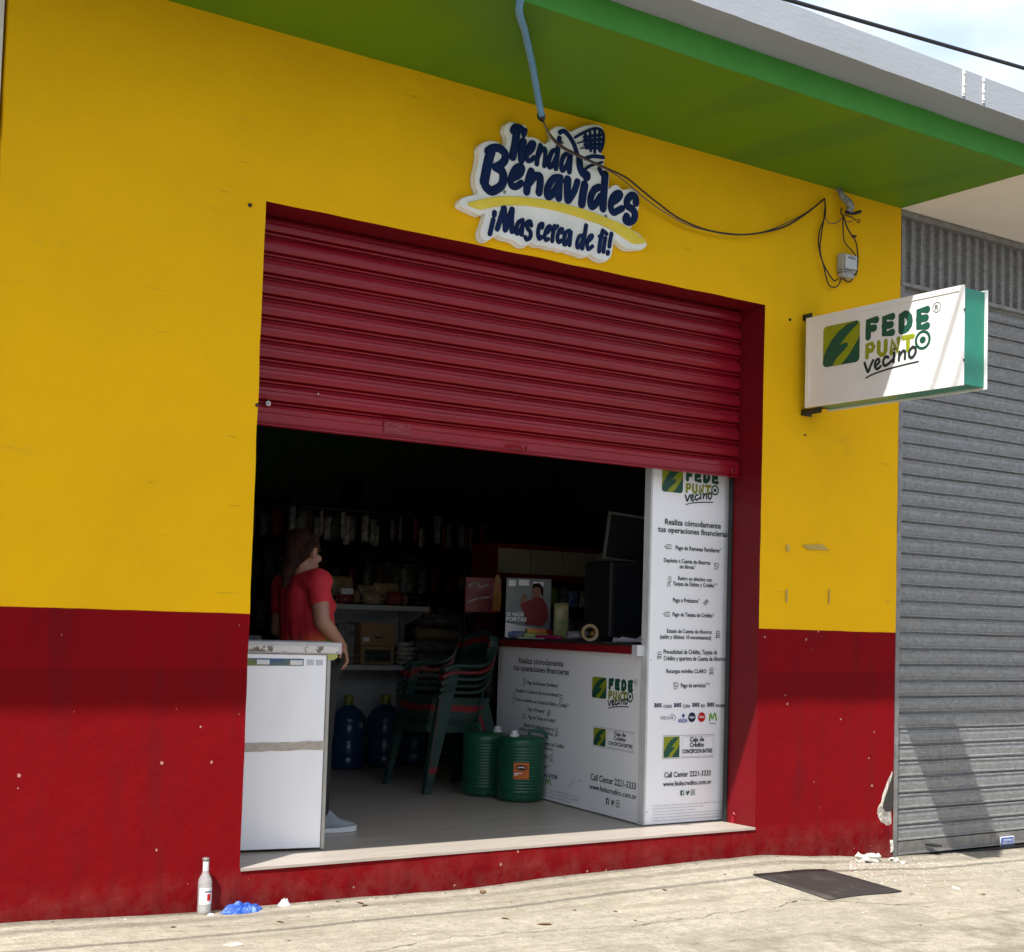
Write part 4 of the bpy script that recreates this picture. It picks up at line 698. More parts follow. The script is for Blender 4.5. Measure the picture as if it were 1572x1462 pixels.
CT = [('Realiza cómodamente',.308,.858,.919,.038),('tus operaciones financieras',.234,.809,.994,.038),('Pago de Remesas Familiares*',.442,.72,.866,.024),('Depósito a Cuenta de Ahorros sin libreta*',.276,.662,.876,.024),('Retiro en efectivo con Tarjeta de Débito y Crédito**',.28,.603,1.009,.024),('Pago a Préstamo*',.457,.55,.699,.024),('Pago de Tarjeta de Crédito*',.464,.501,.849,.024),('Estado de Cuenta de Ahorros',.408,.446,.825,.023),('(saldo y últimos 10 movimientos)',.346,.416,.814,.023),('Pre-solicitud de Crédito, Tarjeta de Crédito',.24,.352,.961,.025),('y apertura de Cuenta de Ahorros',.242,.322,.81,.024),('Recargas móviles CLARO',.307,.268,.768,.025),('Pago de servicios***',.41,.208,.798,.023),('Call Center 2221-3333',1.295,.206,1.807,.039),('www.fedecredito.com.sv',1.281,.149,1.812,.032)]
lines(ct, CF, CT); logo(ct, CF, 1.284, .675, .168, .124); caja(ct, CF, 1.31, .392, .467, .114); social(ct, CF, 1.497, .088, .058, .018)
icons(ct, CF, [(.40, .722, 1), (.90, .645, 1), (.25, .61, 2), (.745, .545, 3), (.41, .502, 0), (.86, .43, 4), (.19, .34, 4), (.80, .268, 4), (.36, .21, 1)], .022)
for i, s_ in enumerate(('CAESS', 'CLESA', 'EEO', 'DEUSEM')): u = .11+.2*i; txt('aes '+s_, CF, u, u+.17, .145, .17, M['navy'], 'printed_text', ct, .02, z=(0, .7))
MB().stroke([(.725, .10), (.738, .135), (.758, .108), (.780, .137), (.797, .10)], .012, CF, .001, .0004).build('printed_mark', M['gink'], ct)
for i in range(3): txt(fine[i], CF, .25, 1.16-.1*(i == 2), .062-i*.020, .074-i*.020, M['grey_ink'], 'printed_text', ct, 0, z=(-.2, .75))
for q in ([(1.02, .115), (1.10, .155)], [(1.13, .160), (1.19, .175)]): MB().stroke(q, .003, CF, .001, .0003, False, n=3).build('scratch', M['grey_ink'], ct)
# things lying on the counter
zt = 1.0045
def on(px, py, y): p = at(px, py, 'y', y); return Vector((p.x, p.y, zt))
def on_top(px, py): p = at(px, py, 'z', zt); return p
t_ = thing('tape_roll', 'roll of brown packing tape standing on the counter beside papers', 'tape', Vector((2.68, 1.02, zt+.053)), math.radians(-25))
m = MB(); m.lathe((0, 0, 0), [(.052, -.024), (.052, .024), (.036, .024), (.036, -.024), (.052, -.024)], 28, 'y', cap=False); m.build('tape_band', M['tape'], t_); m = MB(); m.lathe((0, 0, 0), [(.036, -.0245), (.036, .0245), (.034, .0245), (.034, -.0245), (.036, -.0245)], 28, 'y', cap=False); m.build('cardboard_core', M['card'], t_)
pp = thing('paper_sheets', 'curled white paper sheets on the counter right of the tape roll', 'paper', Vector((2.72, .74, zt)), math.radians(20))
for k, (dx, dy, rz, cu) in enumerate(((0, 0, 0, .05), (.07, .02, .5, .035), (.12, -.03, -.3, .075))):
    m = MB(); n = 14; vs = []
    for j in range(n+1):
        t = j/n
        for s_ in (0, 1):
            x = (t-.5)*.24; y = (s_-.5)*.17; z = .002+k*.003+cu*(max(0, t-.55)**1.5)*2.2*(1.0 if s_ else .5); vs.append((dx+x*math.cos(rz)-y*math.sin(rz), dy+x*math.sin(rz)+y*math.cos(rz), z))
    m.add(vs, [[2*i, 2*i+1, 2*i+3, 2*i+2] for i in range(n)], True).build('sheet', M['paper'], pp)
def pouch(name, label, cat_, loc, size, mat, rz=0, group=None, lean=0, seed=0, text=None, tmat=None):
    w, d, h = size; m = MB(); N, K = 12, 9; vs = []
    for j in range(K+1):
        v = j/K
        for i in range(N):
            a = 2*PI*i/N; c, s_ = math.cos(a), math.sin(a); fat = (math.sin(PI*min(1, max(0.0, v)))**.5)*.9+.1
            x = w/2*(abs(c)**.45)*(1 if c > 0 else -1)*(.96+.04*fat); y = d/2*(abs(s_)**.8)*(1 if s_ > 0 else -1)*fat
            q = noise.noise(Vector((x*22+seed, y*18, v*6+seed)))*d*.16; vs.append((x+q*.3, y+q+lean*v, v*h))
    m.add(vs, [[j*N+i, j*N+(i+1) % N, (j+1)*N+(i+1) % N, (j+1)*N+i] for j in range(K) for i in range(N)]+[list(range(N))[::-1], [K*N+i for i in range(N)]], True)
    o = m.build(name, mat, None, loc); o.rotation_euler = (0, 0, rz)
    if label: tag(o, label, cat_, group)
    return o
VA = math.radians(-27)
def poster(pix4, y0):
    a, b = at(779, 972, 'y', y0), at(845, 958, 'y', y0)
po_ = thing('poster', 'upright poster of a person in a red top at the far end of the counter', 'poster', Vector((2.90, 1.98, zt)), math.radians(-22))
MB().box((-.155, -.004, 0), (.155, .004, .40), .001).build('poster_board', pm('poster_blue_grey', (.10, .14, .16), .4, (.30, .32, .32), 3), po_)
QF = lambda u, v, h: Vector((u, -.004-h, v))
MB().prism([(-.154, .002), (.154, .002), (.154, .055), (.0, .075), (-.154, .10)], QF, 0, .001).build('poster_white_band', M['paper'], po_)
for (u0, u1, v0, v1) in ((-.14, -.09, .345, .385), (-.07, .0, .35, .39), (.03, .10, .34, .38)): MB().prism([(u0, v0), (u1, v0), (u1, v1), (u0, v1)], QF, 0, .0008).build('poster_window', M['vinyl'], po_)
MB().prism([(-.02, .09), (-.03, .17), (-.06, .22), (-.05, .26), (-.02, .24), (.02, .26), (.05, .285), (.10, .27), (.13, .22), (.14, .13), (.10, .08)], QF, .001, .002).build('poster_figure_top', M['redlam'], po_)
MB().prism([(.025, .28), (.02, .31), (.03, .345), (.06, .35), (.085, .33), (.08, .29), (.06, .275)], QF, .0022, .003).build('poster_figure_face', M['skin'], po_); MB().prism([(.02, .33), (.03, .365), (.07, .372), (.10, .34), (.10, .28), (.085, .29), (.08, .335), (.05, .345)], QF, .0032, .004).build('poster_figure_hair', M['hair'], po_)
MB().prism([(-.06, .22), (-.05, .27), (-.03, .30), (-.01, .29), (-.02, .24)], QF, .0022, .003).build('poster_figure_hand', M['skin'], po_)
txt('O NOS', QF, -.15, -.03, .145, .170, M['vinyl'], 'poster_text', po_, .04, h=.0035, z=(0, .72)); txt('PORTAS', QF, -.15, -.01, .112, .138, M['vinyl'], 'poster_text', po_, .04, h=.0035, z=(0, .72))
pouch('snack_bag', 'tall green and cream snack bag standing beside the poster', 'snack bag', Vector((3.00, 1.74, zt)), (.10, .06, .24), pm('green_cream_bag', (.20, .30, .08), .3, (.55, .42, .25), 12, bmp=.5, bs=14), VA)
def sbox(name, label, cat_, px, py, sz, mat, rz): p = on_top(px, py); b = MB(); b.box((-sz[0]/2, -sz[1]/2, 0), (sz[0]/2, sz[1]/2, sz[2]), .003); o = b.build(name, mat, None, p); o.rotation_euler = (0, 0, rz); tag(o, label, cat_); return o
def sboxc(name, label, cat_, u, d, dz, sz, mat, rz): p = CF(u, zt+dz, -d); b = MB(); b.box((-sz[0]/2, -sz[1]/2, 0), (sz[0]/2, sz[1]/2, sz[2]), .003); o = b.build(name, mat, None, p); o.rotation_euler = (0, 0, rz); tag(o, label, cat_); return o
sboxc('snack_box', 'flat green box on the counter in front of the snack bag', 'box', .42, .06, 0, (.16, .08, .035), M['gpack'], -.5)
sboxc('snack_box', 'yellow box lying on top of the flat green box', 'box', .42, .06, .036, (.13, .07, .03), M['ybag'], -.4)
q = CF(.62, zt, -.05); pouch('snack_bag', 'magenta packet lying flat on the counter near the poster', 'snack bag', q, (.20, .05, .028), M['pink'], -1.2)
q = CF(.17, zt, -.05); pouch('snack_bag', 'crumpled blue packet at the far left end of the counter', 'snack bag', q, (.14, .06, .045), M['bpack'], -.9)
sboxc('leaflet_stack', 'pale leaflets lying flat at the counter edge below the magenta packet', 'leaflets', .50, .0, 0, (.22, .05, .008), M['paper'], -1.35)
for i_, (u_, d_, mt_, lb_) in enumerate(((.30, .22, M['redbag'], 'red packet lying behind the blue packet at the far end of the counter'), (.80, .16, M['greybag'], 'grey packet lying on the counter between the snack bag and the card box'), (.95, .24, M['ybag'], 'orange packet lying at the back of the counter beside the dark screen'))):
    pouch('snack_bag', lb_, 'snack bag', CF(u_, zt, -d_), (.15, .07, .06), mt_, -1.0+.5*i_, seed=i_*9)
sboxc('receipt_box', 'small black card box on the counter left of the tape roll', 'box', 1.12, .10, 0, (.12, .10, .035), M['black'], -1.2)
# black cabinet and framed board behind the counter
bc = thing('black_computer', 'big black boxy screen standing on the counter behind the printed panel', 'computer', Vector((3.02, 1.08, zt)), math.radians(-12))
b = MB(); b.box((-.17, -.10, .02), (.20, .28, .50), .012); b.build('casing', M['black'], bc); b = MB(); b.box((-.15, -.108, .06), (.18, -.101, .46), .004); b.build('screen', pm('dark_screen', (.012, .014, .018), .15), bc); b = MB(); b.box((-.12, -.06, 0), (.14, .2, .02), .004); b.build('stand', M['black'], bc)
fb = thing('framed_board', 'dark board in a thin grey frame propped on the black screen', 'board', Vector((3.06, 1.14, zt+.502)), math.radians(-14))
fb.rotation_euler = (math.radians(4), math.radians(5), math.radians(-14)); b = MB(); b.box((-.16, 0, 0), (.16, .012, .29)); b.build('board', M['black'], fb); b = MB()
for a in (((-.17, -.006, -.0), (-.155, .016, .30)), ((.155, -.006, 0), (.17, .016, .30)), ((-.155, -.006, .285), (.155, .016, .30)), ((-.155, -.006, 0), (.155, .016, .015))): b.box(*a)
b.build('frame', M['steel'], fb)
# hanging display unit with cream doors
du = thing('wall_display', 'red framed overhead unit with four cream panels behind the counter', 'cabinet', (3.33, 3.0, 0))
b = MB(); b.box((0, 0, 1.425), (1.35, .36, 1.475)); b.box((0, 0, 1.665), (1.35, .36, 1.70)); b.box((0, .02, 1.475), (1.35, .36, 1.665)); b.build('frame', M['redlam'], du)
for k in range(4):
    b = MB(); x = .012+k*.305; b.box((x, -.004, 1.478), (x+.290, .018, 1.662), .002); b.build('cream_panel', M['cream'], du)
b = MB(); b.box((0, .30, 0), (1.35, .34, 1.424)); b.build('back_panel', M['dark_metal'], du)
for z in (1.0, 1.22):
    b = MB(); b.box((.02, .0, z), (1.33, .298, z+.015)); b.build('shelf', M['dark_metal'], du)
for x in (0, 1.33): b = MB(); b.box((x, .0, 0), (x+.02, .2995, 1.424)); b.build('side_panel', M['redlam'], du)
kk = 0
for z in (1.016, 1.236):
    x = .36
    while x < 1.25:
        w = random.uniform(.07, .11); pouch('snack_pack', 'small packet on the shelves under the cream panels', 'snack bag', (3.33+x, 3.12, z), (w, .06, random.uniform(.12, .16)), random.choice([M['whitebag'], M['greybag'], M['bpack'], M['gpack'], M['greybag']]), random.uniform(-.3, .3), 'packets under the cream panels', seed=kk); x += w+.02; kk += 1
# snack rack
rk = thing('snack_rack', 'tall red wire rack of snacks standing left of the poster', 'rack', (2.96, 2.62, 0), math.radians(-25))
b = MB(); b.box((-.13, 0, 1.17), (.13, .05, 1.42), .004); b.build('header_panel', M['redbag'], rk); RF = lambda u, v, h: Vector((u, -h, v))
MB().prism([(.07, 1.185), (.125, 1.185), (.128, 1.30), (.11, 1.44), (.085, 1.44), (.07, 1.31)], RF, .001, .006).build('bottle_picture', M['ybag'], rk)
MB().stroke([(-.10, 1.36), (-.06, 1.38), (-.02, 1.35), (.03, 1.37)], .018, RF, .001, .001).build('header_print', M['whitebag'], rk); MB().stroke([(-.11, 1.24), (-.04, 1.27), (.04, 1.28)], .012, RF, .001, .001).build('header_print', M['whitebag'], rk)
b = MB()
for x in (-.13, .13):
    for y in (0, .22): b.tube([(x, y, 0), (x, y, 1.17)], .006, 6)
for z in (.3, .55, .8, 1.05, 1.16):
    b.tube([(-.13, 0, z), (.13, 0, z)], .004, 5); b.tube([(-.13, .22, z), (.13, .22, z)], .004, 5); b.tube([(-.13, 0, z), (-.13, .22, z)], .004, 5); b.tube([(.13, 0, z), (.13, .22, z)], .004, 5)
b.build('wire_frame', M['dark_metal'], rk); b = MB()
for z in (.3, .55, .8): b.box((-.125, .005, z-.004), (.125, .215, z))
b.build('tray', M['redlam'], rk)
Rm = Matrix.Rotation(math.radians(-25), 3, 'Z')
for j, z in enumerate((.302, .552, .802)):
    for i, x in enumerate((-.075, .0, .075)): v = Rm @ Vector((x, .06+.05*(i % 2), 0)); pouch('snack_bag', 'red snack bag standing in the wire rack', 'snack bag', (2.96+v.x, 2.62+v.y, z), (.075, .05, .19), M['redbag'] if (i+j) % 3 else M['greybag'], math.radians(-25), 'snack bags in the red rack', seed=i*7+j)
# gondola shelf
GX0, GX1, GY = 1.93, 2.99, 3.40
gs = thing('shelf_unit', 'white steel shelf unit of bread and boxes against the middle of the shop', 'shelf', (0, 0, 0))
b = MB(); b.box((GX0, GY+.36, .0), (GX1-.06, GY+.39, 1.26)); b.build('back_panel', M['shelf'], gs)
for z in (1.205, .762):
    b = MB(); b.box((GX0, GY, z-.012), (GX1, GY+.355, z), .001); b.box((GX0, GY-.004, z-.036), (GX1, GY+.004, z), .001); b.build('shelf_board', M['shelf'], gs)
    m = MB(); ws = frange(GX0+.01, GX1-.01, .055)
    for zz in (.03, .07): m.tube([(GX0, GY+.005, z+zz), (GX1-.005, GY+.005, z+zz)], .0022, 5); m.tube([(GX1-.005, GY+.005, z+zz), (GX1-.005, GY+.3, z+zz)], .0022, 5)
    for x in frange(GX0+.01, GX1-.005, .26): m.tube([(x, GY+.005, z), (x, GY+.005, z+.07)], .0022, 5); m.tube([(x+.05, GY+.005, z), (x+.05, GY+.005, z+.07)], .0022, 5)
    m.build('wire_rail', M['steel'], gs)
for z in (1.17, .727):
    b = MB(); b.add([(GX1-.01, GY+.03, z), (GX1-.01, GY+.355, z), (GX1-.01, GY+.355, z-.12), (GX1-.007, GY+.03, z), (GX1-.007, GY+.355, z), (GX1-.007, GY+.355, z-.12)], [(0, 1, 2), (3, 5, 4), (0, 3, 4, 1), (1, 4, 5, 2), (2, 5, 3, 0)]); b.build('shelf_bracket', M['shelf'], gs)
b = MB(); b.box((GX1-.06, GY+.33, 0), (GX1-.02, GY+.39, 1.5)); b.build('upright_post', M['steel'], gs)
x = 1.95; i = 0
while x < 2.93:
    w = random.uniform(.09, .15); pouch('bread_bag', 'clear bag of bread rolls behind the upper rail of the white shelf unit', 'bread', (x, GY+.10+.1*(i % 2), 1.207), (w, .11, random.uniform(.07, .13)), M['brownbag'] if i % 4 else M['redbag'], random.uniform(-.5, .5), 'bags of bread on the upper shelf', seed=i); x += w*.78; i += 1
x = 2.0; i = 0
while x < 2.8:
    w = random.uniform(.16, .22); pouch('bread_bag', 'brown bread bag leaning at the back of the upper shelf', 'bread', (x, GY+.29, 1.207), (w, .09, random.uniform(.15, .21)), M['brownbag'], random.uniform(-.3, .3), 'bags of bread at the back of the upper shelf', seed=i+30); x += w*1.05; i += 1
sh = MB(); sh.box((-.05, -.003, 0), (.05, .003, .045), .001); o = sh.build('price_card', M['paper'], None, (2.30, GY+.03, 1.275)); tag(o, 'small white price card standing among the bread bags', 'price card')
cbx = thing('cardboard_box', 'brown cardboard box with a handle hole, upper of the two on the lower shelf', 'box', (2.60, GY+.19, .905))
b = MB(); b.box((-.15, -.12, 0), (.15, .12, .17), .003); b.build('carton', M['card'], cbx); MB().stroke([(-.03, .075), (-.02, .06), (.02, .06), (.03, .075)], .012, lambda u, v, h: Vector((u, -.12-h, v)), .0005, .0008).build('handle_hole', M['hole'], cbx); MB().box((-.13, -.1225, .03), (-.08, -.1205, .06)).build('white_label', M['paper'], cbx)
cb2 = thing('cardboard_box', 'open fronted cardboard box, lower of the two on the lower shelf', 'box', (2.60, GY+.19, .764))
b = MB(); b.box((-.14, -.11, 0), (.14, .12, .138), .003); b.build('carton', M['card'], cb2); b = MB(); b.box((-.11, -.113, .02), (.11, -.111, .11)); b.build('dark_opening', M['hole'], cb2)
b = MB(); b.box((-.07, -.07, 0), (.07, .07, .30), .003); o = b.build('grocery_box', M['greybag'], None, (2.36, GY+.2, .764)); tag(o, 'dark printed box standing left of the cardboard boxes', 'box')
for i in range(4): pouch('snack_bag', 'orange snack bag lying on the lower shelf beside the cardboard boxes', 'snack bag', (2.20+.045*i, GY+.07+.03*(i % 2), .764), (.11, .05, .10+.02*(i % 2)), M['ybag'], .3*i, 'orange bags on the lower shelf', seed=i+3)
for i in range(5): pouch('flour_pack', 'flat white packet in the pile at the right end of the lower shelf', 'packet', (2.875+.012*(i % 2), GY+.14, .764+.034*i), (.16, .13, .036), M['whitebag'], .12*i, 'pile of white packets', seed=i*5)
# water jugs
jg = thing('water_jug', 'blue water jug with yellow wrapped neck, nearest the white cabinet', 'water jug', (2.40, GY+.13, 0), group='blue water jugs under the shelf')
pr = [(.02, .0), (.115, .002), (.132, .02), (.134, .08), (.127, .09), (.134, .10), (.134, .18), (.124, .195), (.124, .225), (.134, .24), (.134, .315), (.127, .325), (.134, .335), (.130, .37), (.10, .42), (.05, .455), (.032, .468), (.03, .50)]
MB().lathe((0, 0, 0), pr, 28).build('bottle_body', M['jug'], jg); MB().lathe((0, 0, 0), [(.033, .455), (.037, .47), (.036, .53), (.030, .537), (.02, .538)], 16).build('wrapped_cap', M['wrap'], jg)
fr = lambda u, v, h: Vector((u, -.134-h, v)); MB().prism([(.02, .30), (.05, .30), (.05, .345), (.02, .345)], fr, -.006, .001).build('label', M['greybag'], jg)
for x, y, s_ in ((2.715, GY+.14, 'blue water jug with yellow wrapped neck, middle of the three'), (3.03, GY+.24, 'blue water jug farthest right, half hidden by the chairs')):
    c = copy_tree(jg); c.location = (x, y, 0); c['label'] = s_
# stacked plastic chairs
def chair(mat, label):
    t = thing('plastic_chair', label, 'chair', (0, 0, 0), group='plastic armchairs stacked inside the shop')
    m = MB(); N = 9; vs = []
    for i in range(N):
        for j in range(N):
            x = -.21+.42*i/(N-1); y = (-.5+j/(N-1))*(.42+.05*i/(N-1)); z = .43-.02*math.sin(PI*i/(N-1))*math.sin(PI*j/(N-1))-(.03 if i == N-1 else 0)+.01*(i/(N-1)); vs.append((x, y, z))
    k = len(vs); vs += [(a, b, c-.012) for a, b, c in vs]
    F = [[i*N+j, i*N+j+1, (i+1)*N+j+1, (i+1)*N+j] for i in range(N-1) for j in range(N-1)]; F += [[k+a for a in f[::-1]] for f in F]
    bd = [i for i in range(N)]+[i*N+N-1 for i in range(1, N)]+[(N-1)*N+j for j in range(N-2, -1, -1)]+[i*N for i in range(N-2, 0, -1)]
    F += [[bd[i], bd[(i+1) % len(bd)], k+bd[(i+1) % len(bd)], k+bd[i]] for i in range(len(bd))]
    m.add(vs, F).build('seat', mat, t)
    for x0 in (.225,): MB().band([(x0, -.235, .415), (x0, 0, .40), (x0, .235, .415)], .05, .006, (1, 0, 0)).build('seat_apron', mat, t)
    for s_ in (-1, 1): MB().band([(.22, s_*.24, .41), (0, s_*.235, .405), (-.2, s_*.215, .41)], .05, .006, (0, 1, 0)).build('seat_apron', mat, t)
    m = MB(); NB = 13; NV = 7; vs = []      # curved backrest
    for j in range(NV):
        v = j/(NV-1); zz = .45+.43*v
        for i in range(NB):
            a = (-1+2*i/(NB-1)); wv = .235*(1+.06*math.sin(PI*v))*(1-.22*max(0, v-.6)/.4); top = -.05*(abs(a)**2.5)*v
            vs.append((-.215-.075*v+.085*a*a, a*wv, zz+top))
    k = len(vs); vs += [(a-.010, b, c) for a, b, c in vs]
    F = []
    for j in range(NV-1):
        for i in range(NB-1):
            if 1 <= j <= 4 and i in (2, 5, 8, 10) and False: continue
            F.append([j*NB+i, j*NB+i+1, (j+1)*NB+i+1, (j+1)*NB+i])
    F += [[k+a for a in f[::-1]] for f in F]; bd = [i for i in range(NB)]+[j*NB+NB-1 for j in range(1, NV)]+[(NV-1)*NB+i for i in range(NB-2, -1, -1)]+[j*NB for j in range(NV-2, 0, -1)]; F += [[bd[i], bd[(i+1) % len(bd)], k+bd[(i+1) % len(bd)], k+bd[i]] for i in range(len(bd))]
    m.add(vs, F, True).build('backrest', mat, t)
    for s_ in (-1, 1):
        MB().band(cat([(.185, s_*.285, .615), (.11, s_*.29, .645), (-.08, s_*.285, .645), (-.17, s_*.262, .69), (-.215, s_*.232, .77), (-.225, s_*.20, .835)], 4), .052, .016).build('armrest', mat, t)
        for (a, b, w0, w1) in (((.27, s_*.31, 0), (.165, s_*.285, .63), .050, .105), ((-.29, s_*.27, 0), (-.19, s_*.215, .43), .045, .09)):
            a, b = Vector(a), Vector(b); m = MB(); sx = 1 if a.x > 0 else -1
            vs = []
            for p, w in ((a, w0), (a.lerp(b, .5), (w0+w1)/2), (b, w1)):
                vs += [p+Vector((0, 0, 0)), p+Vector((-sx*w, 0, 0)), p+Vector((-sx*w, -s_*.007, 0)), p+Vector((-sx*.007, -s_*.007, 0)), p+Vector((-sx*.007, -s_*w*.8, 0)), p+Vector((0, -s_*w*.8, 0))]
            F = [[i*6+q, i*6+(q+1) % 6, (i+1)*6+(q+1) % 6, (i+1)*6+q] for i in (0, 1) for q in range(6)]+[[5, 4, 3, 2, 1, 0], [12+q for q in range(6)]]
            m.add(vs, F).build('leg', mat, t)
    return t
cg = ['green chair at the bottom of the stack of plastic chairs', 'dark green chair second from the bottom of the stack', 'teal green chair in the middle of the stack', 'red chair between green ones, second from the top of the stack', 'dark green chair on top of the stack']
for k, (mt_, lb) in enumerate(zip((M['chair_g2'], M['chair_g'], M['chair_g2'], M['chair_r'], M['chair_g2']), cg)):
    c = chair(mt_, lb); c.location = (2.41+.010*k, 2.25, .043*k+.0); c.rotation_euler = (0, 0, math.radians(176))
for (px, py) in ((632, 1084), (632, 1095), (625, 1104), (631, 1105), (631, 1117)):
    p = at(px, py, 'y', 2.52); o = MB().box((-.013, -.001, -.012), (.013, .001, .012)).build('price_tag', M['paper'], None, p); o.rotation_euler = (0, .1, -.5); tag(o, 'small white price tag stuck on the far side of the chair stack', 'price tag', 'price tags on the chairs')
# drums
def drum():
    t = thing('plastic_drum', 'ribbed green plastic drum with an orange label, the front one of two', 'drum', (2.545, 1.51, 0))
    pr = [(.02, 0), (.125, .0), (.140, .012), (.144, .03), (.144, .055)]
    z = .06
    while z < .335: pr += [(.147, z), (.147, z+.007), (.1425, z+.011), (.1425, z+.015)]; z += .0185
    pr += [(.147, .342), (.147, .37), (.140, .388), (.118, .398), (.08, .402), (.02, .404)]
    MB().lathe((0, 0, 0), pr, 40).build('drum_body', M['drum'], t)
    MB().tube(cat([(.035, -.03, .40), (.045, -.035, .43), (.085, -.06, .435), (.12, -.08, .425), (.13, -.088, .385)], 5), .010, 8).build('handle', M['drum'], t)
    b = MB(); b.lathe((-.075, -.03, .39), [(.030, 0), (.030, .024), (.024, .026), (.020, .028), (.020, .044), (.019, .046), (.004, .047)], 14); b.build('spout_cap', M['capw'], t)
    return t
d1 = drum()
c = drum(); c.location = (2.49, 1.835, 0); c.rotation_euler = (0, 0, math.radians(140)); c['label'] = 'ribbed green plastic drum without a label, half hidden behind the other'
lb = MB(); rz = math.radians(-135)
vs = []; nA = 8
for j in (0, 1):
    for i in range(nA+1): a = math.radians(-142+38*i/nA); vs.append((.1485*math.cos(a), .1485*math.sin(a), .145+.10*j))
lb.add(vs, [[i, i+1, nA+1+i+1, nA+1+i] for i in range(nA)], True).build('label', M['orange'], d1)
vs = []
for r_k in range(2):
    for i in range(17): a = math.radians(-123)+math.radians(14)*(math.cos(2*PI*i/16))*(1-r_k*.999); vs.append((.1491*math.cos(a), .1491*math.sin(a), .215+.018*math.sin(2*PI*i/16)*(1-r_k)))
MB().add(vs, [[i, i+1, 17+i+1, 17+i] for i in range(16)]).build('label_oval', M['black'], d1)
for zz, a0, a1 in ((.218, -130, -117), (.180, -140, -122), (.170, -140, -132)):
    vs = [(.1496*math.cos(math.radians(a)), .1496*math.sin(math.radians(a)), z_) for z_ in (zz-.003, zz+.003) for a in (a0, (a0+a1)/2, a1)]; MB().add(vs, [(0, 1, 4, 3), (1, 2, 5, 4)]).build('label_print', M['paper'], d1)
# dim stock at the back
bs_ = thing('stock_shelf', 'dark shelves of bottles and packets along the back wall', 'shelf', (0, 0, 0))
for z in (.5, .95, 1.4, 1.8, 2.15):
    b = MB(); b.box((-.9, 5.85, z-.02), (6.0, 6.25, z)); b.build('shelf_board', M['dark_metal'], bs_)
for x in (-.9, 1.4, 3.7, 6.0): b = MB(); b.box((x, 5.85, 0), (x+.03, 6.25, 2.4)); b.build('upright_post', M['dark_metal'], bs_)
def bottle0(mat):
    m = MB(); m.lathe((0, 0, 0), [(.01, 0), (.034, .002), (.036, .02), (.036, .15), (.028, .19), (.013, .215), (.013, .27), (.016, .275)], 12); o = m.build('bottle', mat); return o
bt0 = bottle0(M['glassb']); k = 0
for z in (1.8, 2.15):
    x = 4.1
    while x < 5.9:
        o = bt0 if k == 0 else bt0.copy()
        if k: COL.objects.link(o)
        o.location = (x, 5.95, z); tag(o, 'dark glass bottle standing on the back wall shelves', 'bottle', 'bottles along the back wall'); x += random.uniform(.08, .15); k += 1
for z in (.5, .95, 1.4, 1.8):
    x = 1.7
    while x < (6.0 if z < 1.7 else 4.0):
        w = random.uniform(.10, .18); pouch('grocery_pack', 'dim grocery packet on the back wall shelves', 'packet', (x, 5.97, z), (w, .10, random.uniform(.18, .32)), random.choice([M['greybag'], M['brownbag'], M['whitebag'], M['redbag']]), random.uniform(-.2, .2), 'packets on the back wall shelves', seed=x); x += w+.02
hg = bpy.data.objects
for i in range(26):
    x = 2.25+i*.075+random.uniform(-.02, .02); pouch('hanging_pack', 'dim snack packet hanging in a row above the shelf unit', 'packet', (x, 4.3+.05*(i % 3), 1.72+random.uniform(-.03, .03)), (.055, .03, random.uniform(.16, .24)), random.choice([M['greybag'], M['greybag'], M['brownbag'], M['whitebag'], M['redbag'], M['greybag'], M['greybag']]), random.uniform(-.9, .9), 'packets hanging above the shelf unit', seed=i)
for i in range(30):
    x = 2.9+i*.07; pouch('snack_pack', 'dim packet on the tall shelves behind the shelf unit', 'packet', (x, 5.0, (1.33, 1.06)[i % 2]), (.08, .05, random.uniform(.14, .22)), random.choice([M['greybag'], M['whitebag'], M['brownbag'], M['redbag'], M['ybag']]), random.uniform(-.4, .4), 'packets on the tall shelves', seed=i+70)
ts = thing('stock_shelf', 'dark tall shelves of packets behind the white shelf unit', 'shelf', (2.8, 4.9, 0))
for z in (1.055, 1.325, 1.62): MB().box((0, 0, z-.02), (2.3, .3, z)).build('shelf_board', M['dark_metal'], ts)
for x in (0, 2.28): MB().box((x, .3, 0), (x+.02, .33, 1.62)).build('upright_post', M['dark_metal'], ts)
hr = thing('hanging_rail', 'dark ceiling rail from which the dim packets hang', 'rail', (2.2, 4.35, 1.97)); m = MB(); m.tube([(0, 0, 0), (2.1, 0, 0)], .01, 6); m.tube([(.1, 0, 0), (.1, 0, 1.43)], .006, 6); m.tube([(2.0, 0, 0), (2.0, 0, 1.43)], .006, 6); m.build('rail', M['dark_metal'], hr)
for i in range(11): pouch('rice_sack', 'flat dark sack in the tall pile right of the shelf unit', 'sack', (3.42+.02*(i % 2), 3.95, .105*i), (.48, .32, .108), M['greybag'] if i % 3 else M['brownbag'], .06*((i*7) % 5-2), 'pile of flat sacks', seed=i*3)
for (x, y, z, sc) in ((-.2, 3.2, 0, 1), (.9, 4.2, 0, 1)):
    pass
